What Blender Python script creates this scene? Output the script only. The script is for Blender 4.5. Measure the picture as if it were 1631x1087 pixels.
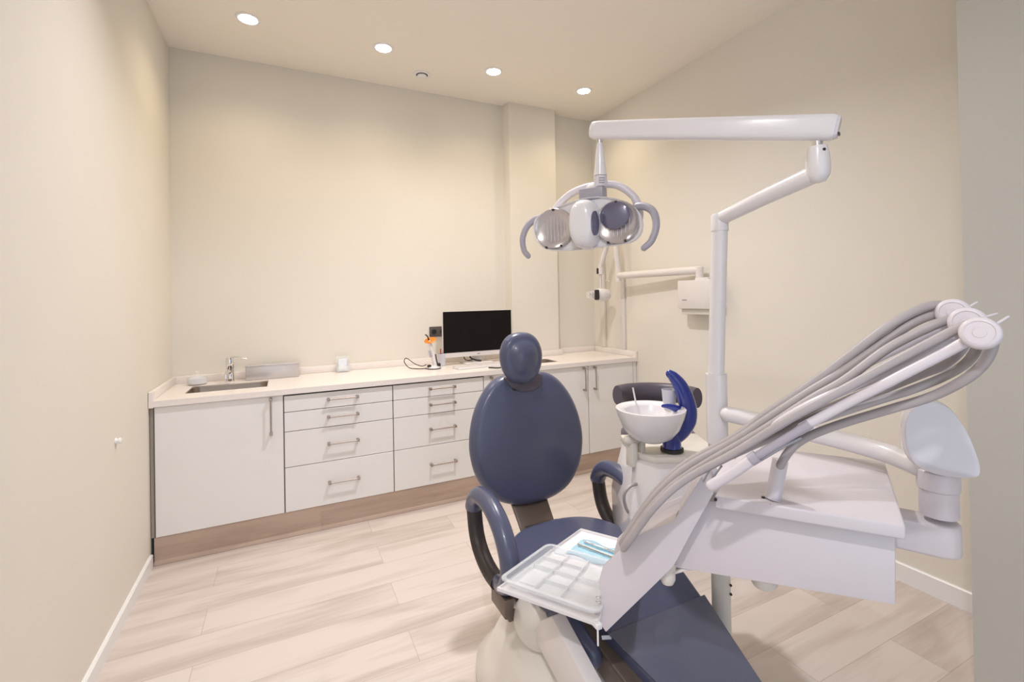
import bpy, bmesh, math, random
from mathutils import Vector, Matrix
random.seed(7)
for o in list(bpy.data.objects): bpy.data.objects.remove(o)
SC = bpy.context.scene; COL = SC.collection

# ------------------------------------------------------------------ camera, light, exposure
FPX, CX, CY, YAW, ROLL, PITCH, HC = 745.969, 815.88, 468.275, .44971, -.018742, .008623, 1.42763
r0 = Vector((math.cos(YAW), -math.sin(YAW), 0)); f0 = Vector((math.sin(YAW), math.cos(YAW), 0))
fwd = f0*math.cos(PITCH) + Vector((0,0,math.sin(PITCH)))
up0 = Vector((0,0,math.cos(PITCH))) - f0*math.sin(PITCH)
cr, sr = math.cos(ROLL), math.sin(ROLL)
cam_x = r0*cr + up0*sr; cam_y = up0*cr - r0*sr
cd = bpy.data.cameras.new('camera'); cam = bpy.data.objects.new('camera', cd); COL.objects.link(cam)
M = Matrix((cam_x, cam_y, -fwd)).transposed().to_4x4(); M.translation = Vector((0,0,HC)); cam.matrix_world = M
cd.sensor_fit = 'HORIZONTAL'; cd.sensor_width = 36; cd.lens = FPX/1631*36
cd.shift_x = (815.5-CX)/1631; cd.shift_y = (CY-543.5)/1631; cd.clip_start = .02
SC.camera = cam
SC.view_settings.view_transform = 'Standard'; SC.view_settings.look = 'None'
SC.view_settings.gamma = 1; SC.view_settings.use_curve_mapping = False
SC.view_settings.exposure = 0.10
W = bpy.data.worlds.new('world'); SC.world = W; W.use_nodes = True
W.node_tree.nodes['Background'].inputs[0].default_value = (.75,.85,1,1)
W.node_tree.nodes['Background'].inputs[1].default_value = .6

def area(name, loc, size, power, color, rot=(0,0,0), shape='DISK', sy=None, spread=math.pi):
    l = bpy.data.lights.new(name, 'AREA'); l.shape = shape; l.size = size
    if sy: l.size_y = sy
    l.energy = power; l.color = color; l.spread = spread
    o = bpy.data.objects.new(name, l); o.location = loc; o.rotation_euler = rot; COL.objects.link(o); return o
WARM = (1, .81, .54); NEUT = (1, .965, .975)
CEIL = 3.14
area('panel_light', (1.08, 2.15, CEIL-.035), .14, 26, NEUT, spread=math.radians(145))
area('panel_light', (-.12, 2.15, CEIL-.035), .14, 4, NEUT, spread=math.radians(120))                 # round panel above the chair
area('panel_light', (-.42, -.28, CEIL-.035), .10, 24, (.95,.94,1), spread=math.radians(150))                  # round panel above the entrance side
area('daylight', (.30, -1.30, 1.25), 1.4, 10, (.70,.82,1), (math.radians(90),0,math.radians(0)), 'RECTANGLE', 2.0)
SPOTS = [(-.185,3.205),(.615,3.21),(1.43,3.215),(2.25,3.22)]
for x, y in SPOTS:
    l = bpy.data.lights.new('spot_light', 'SPOT'); l.energy = 21; l.color = WARM; l.spot_size = math.radians(140); l.spot_blend = 1; l.shadow_soft_size = .05
    o = bpy.data.objects.new('spot_light', l); o.location = (x, y, CEIL-.02); COL.objects.link(o)

# ------------------------------------------------------------------ helpers
def PX(x, y, d):                 # point of the room seen at photograph pixel (x,y), d metres in front of the camera
    dx, dy = x-CX, y-CY
    u = dx*cr + dy*sr; v = -dx*sr + dy*cr
    return Vector((0,0,HC)) + (r0*(u/FPX) - up0*(v/FPX) + fwd)*d
def PZ(x, y, z):
    r = PX(x,y,1)-Vector((0,0,HC)); return Vector((0,0,HC)) + r*((z-HC)/r.z)
def PXX(x, y, X):
    r = PX(x,y,1)-Vector((0,0,HC)); return Vector((0,0,HC)) + r*(X/r.x)
V = Vector
def rootloc(p): return p.matrix_world.translation if p else V((0,0,0))
ROOT = {}
def obj(name, bm, m, parent=None, smooth=None):
    """link bm (world coordinates) as one object"""
    off = ROOT.get(parent.name, V((0,0,0))) if parent else V((0,0,0))
    if off.length: bmesh.ops.translate(bm, verts=bm.verts, vec=-off)
    bmesh.ops.recalc_face_normals(bm, faces=bm.faces)
    me = bpy.data.meshes.new(name); bm.to_mesh(me); bm.free()
    o = bpy.data.objects.new(name, me); COL.objects.link(o); me.materials.append(m)
    if smooth is not None:
        for f in me.polygons: f.use_smooth = True
        try: me.set_sharp_from_angle(angle=math.radians(smooth))
        except Exception: pass
    if parent: o.parent = parent
    ROOT[o.name] = off
    return o
def thing(name, label, cat, loc, group=None):
    o = bpy.data.objects.new(name, None); COL.objects.link(o); o.location = loc; ROOT[o.name] = V(loc)
    o.empty_display_size = .05
    tag(o, label, cat, group); return o
def tag(o, label, cat, group=None):
    o['label'] = label; o['category'] = cat
    if group: o['group'] = group
    return o
def struct(name, bm, m, parent=None, smooth=None):
    o = obj(name, bm, m, parent, smooth)
    if not parent: o['kind'] = 'structure'
    return o
def B(): return bmesh.new()
def box(bm, x0,x1,y0,y1,z0,z1, bev=0, mat=None, seg=2):
    r = bmesh.ops.create_cube(bm, size=1)
    vs = r['verts']
    for v in vs: v.co = V((x0+(v.co.x+.5)*(x1-x0), y0+(v.co.y+.5)*(y1-y0), z0+(v.co.z+.5)*(z1-z0)))
    if bev:
        es = list({e for v in vs for e in v.link_edges})
        rr = bmesh.ops.bevel(bm, geom=es, offset=bev, segments=seg, profile=.5, affect='EDGES')
        vs = list({v for f in rr['faces'] for v in f.verts} | {v for v in vs if v.is_valid})
    if mat is not None:
        for v in vs: v.co = mat @ v.co
    return bm
def prism(bm, pts, vec, bev=0, seg=2):
    """polygon of 3D points extruded by vec"""
    n = len(pts); a = [bm.verts.new(p) for p in pts]; b = [bm.verts.new(V(p)+V(vec)) for p in pts]
    fs = [bm.faces.new(a), bm.faces.new(b[::-1])]
    for i in range(n): fs.append(bm.faces.new((a[i], b[i], b[(i+1)%n], a[(i+1)%n])))
    bmesh.ops.recalc_face_normals(bm, faces=fs)
    if bev:
        es = list({e for f in fs for e in f.edges})
        bmesh.ops.bevel(bm, geom=es, offset=bev, segments=seg, profile=.5, affect='EDGES')
    return bm
def hexa(bm, lo, hi, bev=0, seg=2):
    """lofted solid between two polygons with the same count"""
    n = len(lo); a = [bm.verts.new(p) for p in lo]; b = [bm.verts.new(p) for p in hi]
    fs = [bm.faces.new(a), bm.faces.new(b[::-1])]
    for i in range(n): fs.append(bm.faces.new((a[i], b[i], b[(i+1)%n], a[(i+1)%n])))
    bmesh.ops.recalc_face_normals(bm, faces=fs)
    if bev:
        es = list({e for f in fs for e in f.edges})
        bmesh.ops.bevel(bm, geom=es, offset=bev, segments=seg, profile=.5, affect='EDGES')
    return bm
def spline(pts, k=8, closed=False):
    P = [V(p) for p in pts]; n = len(P); out = []
    rng = range(n) if closed else range(n-1)
    for i in rng:
        p1, p2 = P[i], P[(i+1)%n]
        p0 = P[i-1] if (i > 0 or closed) else p1*2-p2
        p3 = P[(i+2)%n] if (i+2 < n or closed) else p2*2-p1
        for j in range(k):
            t = j/k; t2 = t*t; t3 = t2*t
            out.append(.5*((2*p1)+(p2-p0)*t+(2*p0-5*p1+4*p2-p3)*t2+(3*p1-p0-3*p2+p3)*t3))
    if not closed: out.append(P[-1])
    return out
def tube(bm, pts, r, seg=14, smooth=0, flat=1.0, flatdir=None, cap=True, round_cap=False, closed=False):
    """swept tube; r number or function of t in 0..1; flat scales the radius along flatdir"""
    P = spline(pts, smooth, closed) if smooth else [V(p) for p in pts]
    n = len(P); R = r if callable(r) else (lambda t: r)
    T = []
    for i in range(n):
        if closed: T.append((P[(i+1)%n]-P[i-1]).normalized())
        else: T.append((P[min(i+1,n-1)]-P[max(i-1,0)]).normalized())
    if flatdir is not None: N = V(flatdir)
    else:
        N = V((0,0,1)) if abs(T[0].z) < .9 else V((1,0,0))
    rings = []
    centers = [(P[i], T[i], R(i/(n-1))) for i in range(n)]
    if round_cap and not closed:
        c0, c1 = [], []
        for a in (80, 60, 40, 20):
            s, c = math.sin(math.radians(a)), math.cos(math.radians(a))
            c0.append((P[0]-T[0]*R(0)*s, T[0], R(0)*c)); c1.append((P[-1]+T[-1]*R(1)*s, T[-1], R(1)*c))
        centers = c0 + centers + c1[::-1]
    for c, t, rad in centers:
        if flatdir is not None: N = V(flatdir)
        N = (N - t*N.dot(t)).normalized(); Bn = t.cross(N)
        rings.append([bm.verts.new(c + (N*math.cos(2*math.pi*k/seg)*flat + Bn*math.sin(2*math.pi*k/seg))*rad) for k in range(seg)])
    m = len(rings)
    for i in range(m if closed else m-1):
        a, b = rings[i], rings[(i+1)%m]
        for k in range(seg): bm.faces.new((a[k], a[(k+1)%seg], b[(k+1)%seg], b[k]))
    if cap and not closed: bm.faces.new(rings[0][::-1]); bm.faces.new(rings[-1])
    return bm
def lathe(bm, prof, c, axis=(0,0,1), seg=32, closed_ring=False, sx=1, xdir=None):
    """prof list of (radius, height) around axis through c"""
    A = V(axis).normalized(); X = V(xdir) if xdir is not None else (V((1,0,0)) if abs(A.x) < .9 else V((0,1,0)))
    X = (X-A*X.dot(A)).normalized(); Y = A.cross(X); c = V(c); rings = []
    for r, h in prof:
        if r < 1e-6: rings.append([bm.verts.new(c+A*h)])
        else: rings.append([bm.verts.new(c+A*h+(X*math.cos(2*math.pi*k/seg)*sx+Y*math.sin(2*math.pi*k/seg))*r) for k in range(seg)])
    for i in range(len(rings)-1):
        a, b = rings[i], rings[i+1]
        for k in range(seg):
            k2 = (k+1)%seg
            if len(a) == 1 and len(b) == 1: continue
            if len(a) == 1: bm.faces.new((a[0], b[k], b[k2]))
            elif len(b) == 1: bm.faces.new((a[k], a[k2], b[0]))
            else: bm.faces.new((a[k], a[k2], b[k2], b[k]))
    if len(rings[0]) > 1: bm.faces.new(rings[0][::-1])
    if len(rings[-1]) > 1: bm.faces.new(rings[-1])
    return bm
def cyl(bm, a, b, r, seg=20, r2=None):
    a, b = V(a), V(b); L = (b-a).length; return lathe(bm, [(r,0),(r2 if r2 is not None else r, L)], a, b-a, seg)
def pad(bm, outline, prof, Mx):
    """outline: 2D points; prof: list of (scale, z) front->rim->back; scale about the centroid"""
    cx = sum(p[0] for p in outline)/len(outline); cy = sum(p[1] for p in outline)/len(outline); rings = []
    for s, z in prof:
        if s == 0: rings.append([bm.verts.new(Mx @ V((cx, cy, z)))])
        else: rings.append([bm.verts.new(Mx @ V((cx+(x-cx)*s, cy+(y-cy)*s, z))) for x, y in outline])
    n = len(outline)
    for i in range(len(rings)-1):
        a, b = rings[i], rings[i+1]
        for k in range(n):
            k2 = (k+1)%n
            if len(a) == 1: bm.faces.new((a[0], b[k], b[k2]))
            elif len(b) == 1: bm.faces.new((a[k], a[k2], b[0]))
            else: bm.faces.new((a[k], a[k2], b[k2], b[k]))
    return bm
def frame(o, x, y, z=None):
    x = V(x).normalized(); y = V(y); y = (y-x*y.dot(x)).normalized(); z = x.cross(y)
    Mx = Matrix((x,y,z)).transposed().to_4x4(); Mx.translation = V(o); return Mx
def padprof(t, bulge, edge=.08):
    """rounded cushion, thickness t"""
    e = edge; P = [((1-e)*q, t/2+bulge*(1-q*q)) for q in (0,.2,.4,.6,.75,.88)]
    for a in range(0, 181, 15):
        c, s = math.cos(math.radians(a)), math.sin(math.radians(a)); P.append((1-e+e*s, t/2*c))
    P += [((1-e)*.6, -t/2), (0, -t/2)]
    return P

# ------------------------------------------------------------------ materials
def mat(name, col, rough=.5, metal=0, noise=.0, nscale=6, bump=0, bscale=200, coat=0, trans=0, ior=1.45, emis=None, spec=None, stretch=None):
    m = bpy.data.materials.new(name); m.use_nodes = True; nt = m.node_tree; b = nt.nodes['Principled BSDF']
    b.inputs['Base Color'].default_value = (*col, 1); b.inputs['Roughness'].default_value = rough; b.inputs['Metallic'].default_value = metal
    if coat: b.inputs['Coat Weight'].default_value = coat; b.inputs['Coat Roughness'].default_value = .08
    if trans: b.inputs['Transmission Weight'].default_value = trans; b.inputs['IOR'].default_value = ior
    if spec is not None: b.inputs['Specular IOR Level'].default_value = spec
    if emis: b.inputs['Emission Color'].default_value = (*emis[0],1); b.inputs['Emission Strength'].default_value = emis[1]
    tc = nt.nodes.new('ShaderNodeTexCoord'); vec = tc.outputs['Object']
    if stretch:
        mp = nt.nodes.new('ShaderNodeMapping'); mp.inputs['Scale'].default_value = stretch; nt.links.new(vec, mp.inputs[0]); vec = mp.outputs[0]
    if noise:
        n = nt.nodes.new('ShaderNodeTexNoise'); n.inputs['Scale'].default_value = nscale; n.inputs['Detail'].default_value = 4; nt.links.new(vec, n.inputs[0])
        r = nt.nodes.new('ShaderNodeValToRGB'); e = r.color_ramp.elements
        e[0].position = .3; e[1].position = .7
        e[0].color = (*[c*(1-noise) for c in col],1); e[1].color = (*[min(1,c*(1+noise)) for c in col],1)
        nt.links.new(n.outputs[0], r.inputs[0]); nt.links.new(r.outputs[0], b.inputs['Base Color'])
    if bump:
        n = nt.nodes.new('ShaderNodeTexNoise'); n.inputs['Scale'].default_value = bscale; nt.links.new(vec, n.inputs[0])
        bp = nt.nodes.new('ShaderNodeBump'); bp.inputs['Strength'].default_value = bump; bp.inputs['Distance'].default_value = .002
        nt.links.new(n.outputs[0], bp.inputs['Height']); nt.links.new(bp.outputs[0], b.inputs['Normal'])
    return m
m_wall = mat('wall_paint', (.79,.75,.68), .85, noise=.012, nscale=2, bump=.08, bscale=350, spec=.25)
m_pillar = mat('shaded_wall_paint', (.53,.515,.465), .8, noise=.012, nscale=2, bump=.06, bscale=300, spec=.25)  # wall paint darkened to grey, the pillar's shade put into its colour
m_ceil = mat('ceiling_paint', (.93,.88,.80), .9, noise=.01, nscale=2, spec=.2)
m_base = mat('baseboard_white', (.86,.86,.86), .35, noise=.01)
m_white = mat('white_plastic', (.78,.755,.765), .22, noise=.01, nscale=8, coat=.3)
m_gloss = mat('glossy_cap', (.66,.63,.66), .06, noise=.01, coat=1)
m_white2 = mat('white_satin', (.76,.72,.70), .38, noise=.01, nscale=8)
m_deliv = mat('delivery_white', (.70,.655,.69), .32, noise=.01, nscale=7)
m_ivory = mat('ivory_plastic', (.74,.70,.64), .35, noise=.015)
m_cab = mat('cabinet_laminate', (.84,.825,.81), .35, noise=.008, nscale=5)
m_carc = mat('cabinet_carcass', (.24,.20,.17), .6, noise=.05)
m_fill = mat('filler_taupe', (.33,.28,.24), .6, noise=.04)
m_stone = mat('worktop_stone', (.86,.80,.765), .25, noise=.02, nscale=60)
m_steel = mat('brushed_steel', (.50,.45,.41), .30, 1, noise=.08, nscale=40, stretch=(1,1,12))
m_hand = mat('handle_steel', (.46,.40,.36), .35, 1, noise=.06, nscale=60)
m_chrome = mat('chrome', (.80,.80,.82), .07, 1, noise=.02)
m_blue = mat('blue_vinyl', (.078,.088,.152), .28, noise=.04, nscale=5, bump=.12, bscale=500, coat=.12)
m_bluefilm = mat('film_vinyl', (.085,.092,.14), .26, noise=.04, nscale=5, coat=.5)
m_dark = mat('dark_plastic', (.030,.022,.020), .45, noise=.08)
m_brown = mat('brown_grey_metal', (.14,.105,.085), .38, .3, noise=.04)
m_grey = mat('grey_plastic', (.36,.34,.39), .35, noise=.02)
m_hose = mat('grey_hose', (.42,.385,.39), .42, noise=.03, nscale=20)
m_hosed = mat('grey_collar', (.42,.39,.45), .4, noise=.02)
m_royal = mat('royal_blue_plastic', (.012,.030,.26), .18, noise=.03, coat=.6)
m_screen = mat('monitor_black', (.008,.006,.006), .5, noise=.1, spec=.15)
m_black = mat('black_rubber', (.015,.014,.014), .5, noise=.1)
m_stool = mat('charcoal_vinyl', (.10,.085,.115), .38, noise=.05, bump=.1)
m_mirror = mat('reflector', (.56,.52,.52), .22, .6, noise=.02)
m_window = mat('lamp_window', (.16,.15,.23), .10, .35, noise=.03, coat=.5)
m_clear = mat('clear_plastic', (.93,.95,.97), .12, trans=.82, ior=1.3, noise=.01)
m_glass = mat('clear_glass', (.97,.97,.96), .04, trans=.95, ior=1.35, noise=.005)
for _m,_a in ((m_clear,.30),(m_glass,.22)):
    _b=_m.node_tree.nodes['Principled BSDF']; _b.inputs['Transmission Weight'].default_value=0; _b.inputs['Alpha'].default_value=_a; _b.inputs['Roughness'].default_value=.08
m_orange = mat('orange_plastic', (.85,.22,.01), .3, noise=.03)
m_paper = mat('white_paper', (.86,.90,.96), .7, noise=.01)
m_napkin = mat('blue_napkin', (.42,.68,.82), .8, noise=.05, nscale=30, bump=.3, bscale=120)
m_cup = mat('cup_plastic', (.62,.62,.68), .3, noise=.02)
m_red = mat('red_plastic', (.45,.04,.03), .4, noise=.05)
m_silver = mat('silver_card', (.60,.57,.57), .35, .35, noise=.05)
m_lampglow = mat('lamp_disc', (1,1,1), .4, noise=.01, emis=((1,.93,.80), 25))
m_sock = mat('socket_grey', (.085,.075,.07), .4, noise=.05)
m_mark = mat('grey_print', (.30,.30,.33), .5, noise=.05)
m_vent = mat('vent_dark', (.06,.07,.09), .5, noise=.05)

def wood(name, c1, c2, planks=True, wd=1.28, rh=.192, grain=(1.3,9,9), joint=(.42,.34,.29), rough=.42):
    m = bpy.data.materials.new(name); m.use_nodes = True; nt = m.node_tree; b = nt.nodes['Principled BSDF']; L = nt.links.new
    tc = nt.nodes.new('ShaderNodeTexCoord')
    mp = nt.nodes.new('ShaderNodeMapping'); L(tc.outputs['Object'], mp.inputs[0])
    mp.inputs['Location'].default_value = (.35,.075,0)
    br = nt.nodes.new('ShaderNodeTexBrick'); L(mp.outputs[0], br.inputs[0])
    br.offset = .37; br.offset_frequency = 2
    br.inputs['Scale'].default_value = 1; br.inputs['Brick Width'].default_value = wd; br.inputs['Row Height'].default_value = rh
    br.inputs['Mortar Size'].default_value = .0013 if planks else 0; br.inputs['Mortar Smooth'].default_value = .6
    br.inputs['Color1'].default_value = (0,0,0,1); br.inputs['Color2'].default_value = (1,1,1,1); br.inputs['Mortar'].default_value = (.5,.5,.5,1)
    # grain coordinates, shifted for every plank
    sc = nt.nodes.new('ShaderNodeVectorMath'); sc.operation = 'SCALE'; L(br.outputs['Color'], sc.inputs[0]); sc.inputs['Scale'].default_value = 7.3
    ad = nt.nodes.new('ShaderNodeVectorMath'); ad.operation = 'ADD'; L(tc.outputs['Object'], ad.inputs[0]); L(sc.outputs[0], ad.inputs[1])
    m2 = nt.nodes.new('ShaderNodeMapping'); m2.inputs['Scale'].default_value = grain; L(ad.outputs[0], m2.inputs[0])
    n1 = nt.nodes.new('ShaderNodeTexNoise'); n1.inputs['Scale'].default_value = 1; n1.inputs['Detail'].default_value = 7; n1.inputs['Distortion'].default_value = .6; L(m2.outputs[0], n1.inputs[0])
    m3 = nt.nodes.new('ShaderNodeMapping'); m3.inputs['Scale'].default_value = (grain[0]*2.5, grain[1]*7, grain[2]*7); L(ad.outputs[0], m3.inputs[0])
    n2 = nt.nodes.new('ShaderNodeTexNoise'); n2.inputs['Scale'].default_value = 1; n2.inputs['Detail'].default_value = 3; L(m3.outputs[0], n2.inputs[0])
    mx = nt.nodes.new('ShaderNodeMath'); mx.operation = 'MULTIPLY_ADD'; L(n2.outputs[0], mx.inputs[0]); mx.inputs[1].default_value = .28
    L(n1.outputs[0], mx.inputs[2])
    sb = nt.nodes.new('ShaderNodeMath'); sb.operation = 'MULTIPLY_ADD'; L(br.outputs['Color'], sb.inputs[0]); sb.inputs[1].default_value = .16; L(mx.outputs[0], sb.inputs[2])
    rp = nt.nodes.new('ShaderNodeValToRGB'); e = rp.color_ramp.elements; e[0].position = .42; e[1].position = .76; e[0].color = (*c2,1); e[1].color = (*c1,1)
    L(sb.outputs[0], rp.inputs[0])
    mix = nt.nodes.new('ShaderNodeMixRGB'); L(br.outputs['Fac'], mix.inputs[0]); L(rp.outputs[0], mix.inputs[1]); mix.inputs[2].default_value = (*joint,1)
    L(mix.outputs[0], b.inputs['Base Color']); b.inputs['Roughness'].default_value = rough
    bp = nt.nodes.new('ShaderNodeBump'); bp.inputs['Strength'].default_value = .12; bp.inputs['Distance'].default_value = .002; L(n2.outputs[0], bp.inputs['Height']); L(bp.outputs[0], b.inputs['Normal'])
    return m
m_floor = wood('oak_planks', (.68,.605,.565), (.48,.40,.355))
m_plinth = wood('oak_plinth', (.50,.375,.30), (.36,.26,.20), planks=False)

# ------------------------------------------------------------------ room
XL, XR, YB, YF = -.684, 2.709, 3.77, -1.6
bm = B(); box(bm, XL-.15, XR+1.2, YF-.15, YB+.15, -.1, 0); struct('floor', bm, m_floor)
bm = B(); box(bm, XL-.15, XR+1.2, YF-.15, YB+.15, CEIL, CEIL+.1); struct('ceiling', bm, m_ceil)
bm = B(); box(bm, XL-.15, XL, YF, YB, 0, CEIL); struct('wall_left', bm, m_wall)
bm = B(); box(bm, XL-.15, XR+.15, YB, YB+.15, 0, CEIL)
prism(bm, [(1.755,YB,0),(1.768,YB-.10,0),(2.236,YB-.10,0),(2.236,YB,0)], (0,0,CEIL)); struct('wall_back', bm, m_wall)
bm = B(); box(bm, XR, XR+.15, .2, YB, 0, CEIL); struct('wall_right', bm, m_wall)
# entrance side: a pillar coloured in shade grey at the right and the wall behind the camera with its open doorway
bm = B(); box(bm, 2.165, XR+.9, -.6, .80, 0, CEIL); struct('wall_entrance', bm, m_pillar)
bm = B(); box(bm, XL, -.35, YF, YF+.12, 0, CEIL); box(bm, 1.35, XR+.9, YF, YF+.12, 0, CEIL); box(bm, -.35, 1.35, YF, YF+.12, 2.5, CEIL)
struct('wall_front', bm, m_wall)
bm = B(); prism(bm, [(XL,YF,0),(XL+.014,YF,0),(XL+.014,YF,.064),(XL+.009,YF,.069),(XL,YF,.069)], (0,3.165-YF,0)); struct('baseboard_left', bm, m_base)
bm = B(); prism(bm, [(XR,.2,0),(XR-.014,.2,0),(XR-.014,.2,.085),(XR-.009,.2,.09),(XR,.2,.09)], (0,3.15-.2,0)); struct('baseboard_right', bm, m_base)

# downlights
for i, (x, y) in enumerate(SPOTS):
    t = thing('downlight', ['round recessed ceiling downlight nearest the left wall, above the basin with the tap', 'round recessed ceiling downlight second from the left wall, left of the round vent', 'round recessed ceiling downlight just right of the round vent', 'round recessed ceiling downlight farthest right, above the lamp arm'][i], 'ceiling light', (x,y,CEIL), 'row of ceiling downlights')
    bm = B(); lathe(bm, [(.052,-.001),(.052,-.006),(.066,-.004),(.068,-.0005)], (x,y,CEIL), seg=40); obj('trim_ring', bm, m_base, t, 40)
    bm = B(); lathe(bm, [(.050,-.002),(.050,-.0068),(0,-.0068)], (x,y,CEIL), seg=40); obj('lamp_disc', bm, m_lampglow, t)
for i, (x, y) in enumerate([(1.08,2.15),(-.12,2.15),(-.42,-.28)]):
    t = thing('panel_lamp', ['round ceiling panel lamp above the dental chair', 'round ceiling panel lamp close to the left wall', 'round ceiling panel lamp near the doorway'][i], 'ceiling light', (x,y,CEIL), 'round ceiling panels')
    bm = B(); lathe(bm, [(.12,-.001),(.12,-.014),(.135,-.012),(.137,-.0005)], (x,y,CEIL), seg=40); obj('trim_ring', bm, m_base, t, 40)
t = thing('ceiling_vent', 'small round white ceiling vent with a dark slot, between two downlights', 'vent', (.95,3.473,CEIL))
bm = B(); lathe(bm, [(.062,-.0005),(.060,-.006),(.044,-.009),(.044,-.002)], (.95,3.473,CEIL), seg=36); obj('rim', bm, m_base, t, 40)
bm = B(); lathe(bm, [(.043,-.0015),(.043,-.008),(.0,-.008)], (.95,3.473,CEIL), seg=36); obj('dark_slot', bm, m_vent, t)
bm = B(); lathe(bm, [(.033,-.009),(.036,-.017),(.030,-.022),(0,-.024)], (.95,3.473,CEIL), seg=36); obj('valve_disc', bm, m_base, t, 40)
# wall knob
bm = B(); lathe(bm, [(.014,0),(.014,.003),(.009,.005),(.009,.009),(.013,.012),(.013,.018),(.008,.022),(0,.023)], (XL,2.622,.83), (1,0,0), 20)
tag(obj('door_stop', bm, m_base, None, 40), 'small round white door stop on the left wall', 'door stop')
# dark double socket on the back wall
t = thing('wall_socket', 'dark grey double wall socket left of the monitor', 'socket', (1.13,YB,1.16))
bm = B(); box(bm, 1.055,1.205,YB-.011,YB,1.118,1.202,.004); obj('frame', bm, m_sock, t, 40)
for k in (0,1):
    x = 1.093+k*.074
    bm = B(); lathe(bm, [(.021,.0),(.021,.003),(.018,.003),(.018,-.006),(0,-.006)], (x,YB-.0115,1.16), (0,-1,0), 24); obj('outlet', bm, m_black, t, 40)

# ------------------------------------------------------------------ cabinets
YFR, ZT = 3.175, .9
SINKS = [(-.545,-.115,3.325,3.585), (1.775,2.00,3.29,3.50)]
def sinkhole_top(bm, z0, z1):
    xs = sorted({XL+.002, XR-.002, *[s[0] for s in SINKS], *[s[1] for s in SINKS]})
    for i in range(len(xs)-1):
        x0, x1 = xs[i], xs[i+1]; h = [s for s in SINKS if s[0]==x0 and s[1]==x1]
        if h:
            s = h[0]; box(bm, x0,x1, YFR-.018, s[2], z0,z1); box(bm, x0,x1, s[3], YB-.002 if x1<1.7 else 3.668, z0,z1)
        elif x0 > 1.99:
            box(bm, x0,2.238, YFR-.018, 3.668, z0,z1); box(bm, 2.238,x1, YFR-.018, YB-.002, z0,z1)
        else: box(bm, x0,x1, YFR-.018, YB-.002 if x1<1.7 else 3.76, z0,z1)
wt = thing('worktop', 'long white stone worktop with two sunk basins along the back wall', 'worktop', (1.0,3.17,.865))
bm = B()
sinkhole_top(bm, .866, ZT)
bmesh.ops.remove_doubles(bm, verts=bm.verts, dist=.0001)
obj('top', bm, m_stone, wt)
bm = B()
for a in ((XL+.002,1.752,YB-.022,YB-.002),(1.752,2.26,YB-.122,YB-.102),(2.24,XR-.02,YB-.022,YB-.002),(XL+.002,XL+.022,YFR-.018,YB-.022),(XR-.022,XR-.002,YFR-.018,YB-.022)):
    box(bm, *a, ZT, .95, .003)
obj('upstand', bm, m_stone, wt, 40)
for _x in (XL+.002, XR-.024):
    bm = B(); box(bm, _x, _x+.022, YFR-.0185, YFR+.02, .862, .9505, .002); obj('end_cap', bm, m_stone, wt)
for i, s in enumerate(SINKS):
    t = thing('sink_basin', ['stainless steel basin sunk in the worktop under the tap', 'stainless steel basin in the worktop behind the chair headrest'][i], 'sink', ((s[0]+s[1])/2,(s[2]+s[3])/2,.70))
    x0,x1,y0,y1 = s; w = .004; g = .0015
    bm = B()
    def ring(z, ins, r, n=6):
        out = []
        for (cx_, cy_, a0) in ((x1-ins-r,y1-ins-r,0),(x0+ins+r,y1-ins-r,90),(x0+ins+r,y0+ins+r,180),(x1-ins-r,y0+ins+r,270)):
            for k in range(n+1):
                a = math.radians(a0+90*k/n); out.append(bm.verts.new((cx_+math.cos(a)*r, cy_+math.sin(a)*r, z)))
        return out
    rs = [ring(.8985, g, .002), ring(.894, .002, .05), ring(.74, .006, .05), ring(.725, .022, .05), ring(.722,.06,.04)]
    for a, b in zip(rs, rs[1:]):
        n = len(a)
        for k in range(n): bm.faces.new((a[k],a[(k+1)%n],b[(k+1)%n],b[k]))
    bm.faces.new(rs[-1])
    o = obj('basin', bm, m_steel, t, 50)
    md = o.modifiers.new('shell','SOLIDIFY'); md.thickness = .001
    cx_, cy_ = (x0+x1)/2, (y0+y1)/2
    bm = B(); lathe(bm, [(.038,0),(.038,.003),(.028,.0045),(.026,.001),(0,.001)], (cx_,cy_,.7225), seg=28); obj('drain', bm, m_chrome, t, 40)
def handle(parent, x, z, L, vert=False, y=3.175):
    bm = B(); r = .005
    if vert:
        tube(bm, [(x,y-.032,z-L/2),(x,y-.032,z+L/2)], r, 12)
        for s in (-1,1): box(bm, x-.008,x+.008,y-.038,y,z+s*(L/2-.008)-.008,z+s*(L/2-.008)+.008,.002)
    else:
        tube(bm, [(x-L/2,y-.032,z),(x+L/2,y-.032,z)], r, 12)
        for s in (-1,1): box(bm, x+s*(L/2-.008)-.008,x+s*(L/2-.008)+.008,y-.038,y,z-.008,z+.008,.002)
    obj('handle', bm, m_hand, parent, 40)
def carcass(t, x0, x1):
    bm = B()
    box(bm, x0,x0+.016,YFR+.021,3.66,.15,.858); box(bm, x1-.016,x1,YFR+.021,3.66,.15,.858); box(bm, x0+.016,x1-.016,YFR+.021,3.66,.15,.166); box(bm, x0+.016,x1-.016,3.65,3.66,.166,.858)
    box(bm, x0+.016,x1-.016,YFR+.021,YFR+.036,.70,.712) if False else None
    obj('body', bm, m_carc, t)
def front(name, t, x0, x1, z0, z1):
    bm = B(); box(bm, x0+.002,x1-.002,YFR,YFR+.019,z0,z1,.0015,seg=1); return obj(name, bm, m_cab, t, 30)
t = thing('base_cabinet', 'wide single door white base cabinet under the basin with the tap', 'cabinet', (-.33,3.4,.15)); carcass(t, -.664, -.024)
d = front('door', t, -.662, -.024, .15, .862); handle(d, -.092, .745, .22, True)
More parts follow.
